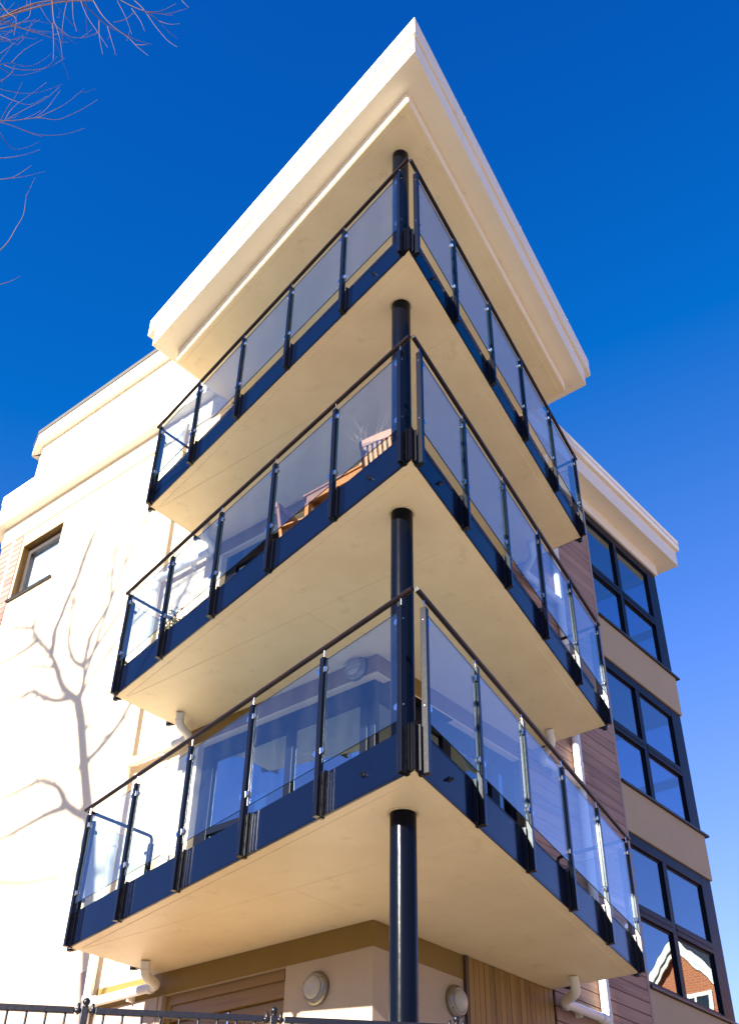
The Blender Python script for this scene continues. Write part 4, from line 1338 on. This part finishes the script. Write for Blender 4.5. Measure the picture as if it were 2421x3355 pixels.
# two long limbs that reach over towards the camera and carry the visible twigs
for pts, r0, r1 in (([(-5.2, -7.5, 12.0), (-4.4, -7.0, 12.6), (-3.1, -6.3, 12.7), (-1.9, -5.8, 12.3), (-1.0, -5.6, 11.7)], 0.036, 0.012),
                    ([(-5.2, -7.5, 12.0), (-4.7, -6.9, 13.9), (-3.6, -6.2, 15.6), (-2.4, -5.6, 16.7), (-1.5, -5.2, 16.9)], 0.040, 0.013),
                    ([(-4.4, -7.0, 12.6), (-3.2, -6.5, 13.7), (-2.1, -6.1, 14.2), (-1.3, -5.7, 14.3)], 0.022, 0.010),
                    ([(-3.7, -7.52, 7.4), (-3.0, -7.0, 8.9), (-2.2, -6.4, 9.8), (-1.3, -5.9, 10.0)], 0.030, 0.010),
                    ([(-3.0, -7.0, 8.9), (-3.0, -7.3, 10.4), (-2.6, -7.6, 11.8)], 0.018, 0.008),
                    ([(-4.7, -6.9, 13.9), (-5.2, -7.2, 15.9), (-5.3, -7.5, 18.0)], 0.024, 0.008)):
    sp = smooth_path(pts, 4)
    MB().tube(sp, [r0 + (r1 - r0) * i / (len(sp) - 1) for i in range(len(sp))], 8).build("limb", BARK, tree)
    for j in range(4, len(sp), 2):
        for q in range(2):
            d = Vector((trg.gauss(-.1, .5), trg.gauss(-.3, .7), trg.gauss(0.3, .6))).normalized()
            sprig(crown, sp[j], d, trg.uniform(0.6, 1.2), 0.007, 1, trg)
ends = [Vector(q) for q in ((-1.0, -5.6, 11.7), (-1.5, -5.2, 16.9), (-1.3, -5.7, 14.3), (-1.3, -5.9, 10.0))]
for r, L in TWIGS:
    pts = smooth_path(L, 3)
    s = pts[0]
    e = min(ends, key=lambda q: (q - s).length)
    if (e - s).length > 0.25 and L[0][0] < 0.2:
        side = s + (s - pts[min(2, len(pts) - 1)]) * 0.8
        pre = smooth_path([e, e.lerp(side, 0.6), s], 3)[:-1]
        if r >= 0.005:
            crown.tube(pre + [s], [r * 1.5 - (r * 0.5) * i / len(pre) for i in range(len(pre) + 1)], 5, False)
    n = len(pts)
    crown.tube(pts, [max(r * (1 - 0.65 * i / (n - 1)), 0.0016) for i in range(n)], 5, True)
    for j in range(2, n - 1, 3):       # tiny buds and side shoots
        if trg.random() < 0.18:
            t = (pts[j + 1] - pts[j]).normalized()
            d = (t + Vector((trg.gauss(0, .4), trg.gauss(0, .4), trg.gauss(0.2, .4)))).normalized()
            crown.tube([pts[j], pts[j] + d * 0.10, pts[j] + d * 0.2 + Vector((0, 0, 0.03))], [r * 0.5, r * 0.4, 0.0014], 4, False)
cr = crown.build("crown", TWIG, tree)
cr["kind"] = "stuff"

# ------------------------------------------------------------------ brick house across the way (mirrored in the right-hand windows)
HY = 26.0
hs = empty("brick_house", (9.0, HY + 4, 0.0))
tag(hs, "orange brick gabled house with white bargeboards mirrored in the lowest right window", "house")
m = MB()
gx0, gx1, ga, gz, ge = 7.55, 10.45, 9.0, 12.35, 10.75
m.add([(gx0, HY, 0), (gx1, HY, 0), (gx1, HY, ge), (ga, HY, gz), (gx0, HY, ge)], [(0, 1, 2, 3, 4)])
m.add([(gx1, HY, 0), (gx1, HY + 2, 0), (gx1, HY + 2, ge), (gx1, HY, ge)], [(0, 1, 2, 3)])
m.add([(gx0, HY + 2, 0), (gx0, HY, 0), (gx0, HY, ge), (gx0, HY + 2, ge)], [(0, 1, 2, 3)])
m.add([(3.5, HY + 2, 0), (18, HY + 2, 0), (18, HY + 2, 9.4), (3.5, HY + 2, 9.4)], [(0, 1, 2, 3)])
m.add([(3.5, HY + 9, 0), (3.5, HY + 2, 0), (3.5, HY + 2, 9.4), (3.5, HY + 5.5, 12.0), (3.5, HY + 9, 9.4)], [(0, 1, 2, 3, 4)])
m.build("wall", BRICK, hs)
TILE = mat("grey_slate", (0.16, 0.15, 0.14), 0.8, var=0.5, var_scale=5, bump=0.5, bump_scale=8)
m = MB()
m.add([(3.2, HY + 1.7, 9.2), (18.3, HY + 1.7, 9.2), (18.3, HY + 5.5, 12.0), (3.2, HY + 5.5, 12.0)], [(0, 1, 2, 3)])
m.add([(3.2, HY + 5.5, 12.0), (18.3, HY + 5.5, 12.0), (18.3, HY + 9.3, 9.2), (3.2, HY + 9.3, 9.2)], [(0, 1, 2, 3)])
sl = (gz - ge) / (ga - gx0)
for sx in (-1, 1):
    xe = ga + sx * 1.75
    ze = gz - sl * 1.75
    m.add([(ga, HY - 0.32, gz + 0.17), (xe, HY - 0.32, ze + 0.17), (xe, HY + 5.5, ze + 0.17), (ga, HY + 5.5, gz + 0.17)], [(0, 1, 2, 3)])
rf = m.build("roof", TILE, hs)
for sx in (-1, 1):
    xe = ga + sx * 1.75
    ze = gz - sl * 1.75
    for dz0, dz1, yy, nm in ((-0.16, 0.15, -0.32, "bargeboard"), (-0.34, -0.16, -0.22, "bargeboard")):
        m = MB()
        P = [(ga, HY + yy, gz + dz0), (xe, HY + yy, ze + dz0), (xe, HY + yy, ze + dz1), (ga, HY + yy, gz + dz1)]
        P += [(x, y + 0.06, z) for x, y, z in P]
        m.add(P, [(0, 1, 2, 3), (7, 6, 5, 4), (0, 4, 5, 1), (1, 5, 6, 2), (2, 6, 7, 3), (3, 7, 4, 0)])
        m.build(nm, WHITE, rf)
for x0, x1, z0, z1 in ((8.12, 9.25, 9.2, 10.75), (8.2, 9.8, 5.6, 7.4)):
    f = MB()
    f.box(x0, x0 + 0.1, HY - 0.05, HY + 0.03, z0, z1).box(x1 - 0.1, x1, HY - 0.05, HY + 0.03, z0, z1)
    f.box(x0 + 0.1, x1 - 0.1, HY - 0.05, HY + 0.03, z1 - 0.12, z1).box(x0 + 0.1, x1 - 0.1, HY - 0.05, HY + 0.03, z0, z0 + 0.1)
    f.box((x0 + x1) / 2 - 0.04, (x0 + x1) / 2 + 0.04, HY - 0.04, HY + 0.03, z0 + 0.1, z1 - 0.12)
    f.box(x0 + 0.1, x1 - 0.1, HY - 0.04, HY + 0.03, z0 + (z1 - z0) * 0.62, z0 + (z1 - z0) * 0.62 + 0.06)
    wf = f.build("window", WHITE, hs)
    MB().add([(x0 + 0.1, HY - 0.01, z0 + 0.1), (x1 - 0.1, HY - 0.01, z0 + 0.1), (x1 - 0.1, HY - 0.01, z1 - 0.12), (x0 + 0.1, HY - 0.01, z1 - 0.12)],
             [(0, 1, 2, 3)]).build("pane", mat("dark_pane", (0.02, 0.025, 0.03), 0.08), wf)

# ------------------------------------------------------------------ unseen trees added behind and beside the camera to block low sky light
tl = MB()
tr2 = random.Random(77)
for i in range(150):
    a0 = R(-105 + 210 * i / 149)            # around the south, measured from -Y
    rr = 34 + tr2.uniform(-3, 5)
    c = Vector((math.sin(a0) * rr, -math.cos(a0) * rr, 0))
    h, w_ = tr2.uniform(5.5, 9.0), tr2.uniform(1.6, 2.6)
    V, F = [], []
    for r_ in range(6):
        zz = h * r_ / 5
        for s_ in range(8):
            t_ = 2 * math.pi * s_ / 8
            k = w_ * (1.0, 1.15, 1.1, 0.95, 0.65, 0.12)[r_] * tr2.uniform(0.8, 1.2)
            V.append((c.x + k * math.cos(t_), c.y + k * math.sin(t_), zz))
    for r_ in range(5):
        for s_ in range(8):
            F.append((r_ * 8 + s_, r_ * 8 + (s_ + 1) % 8, (r_ + 1) * 8 + (s_ + 1) % 8, (r_ + 1) * 8 + s_))
    tl.add(V, F, True)
o = tl.build("sky_blocking_trees", mat("sky_blocker_mass", (0.09, 0.075, 0.05), 0.9, var=0.6, var_scale=2.0))
o["kind"] = "stuff"
o["label"] = "unseen tree belt added to block low sky light from the ground floor"
o["category"] = "light-blocking trees"
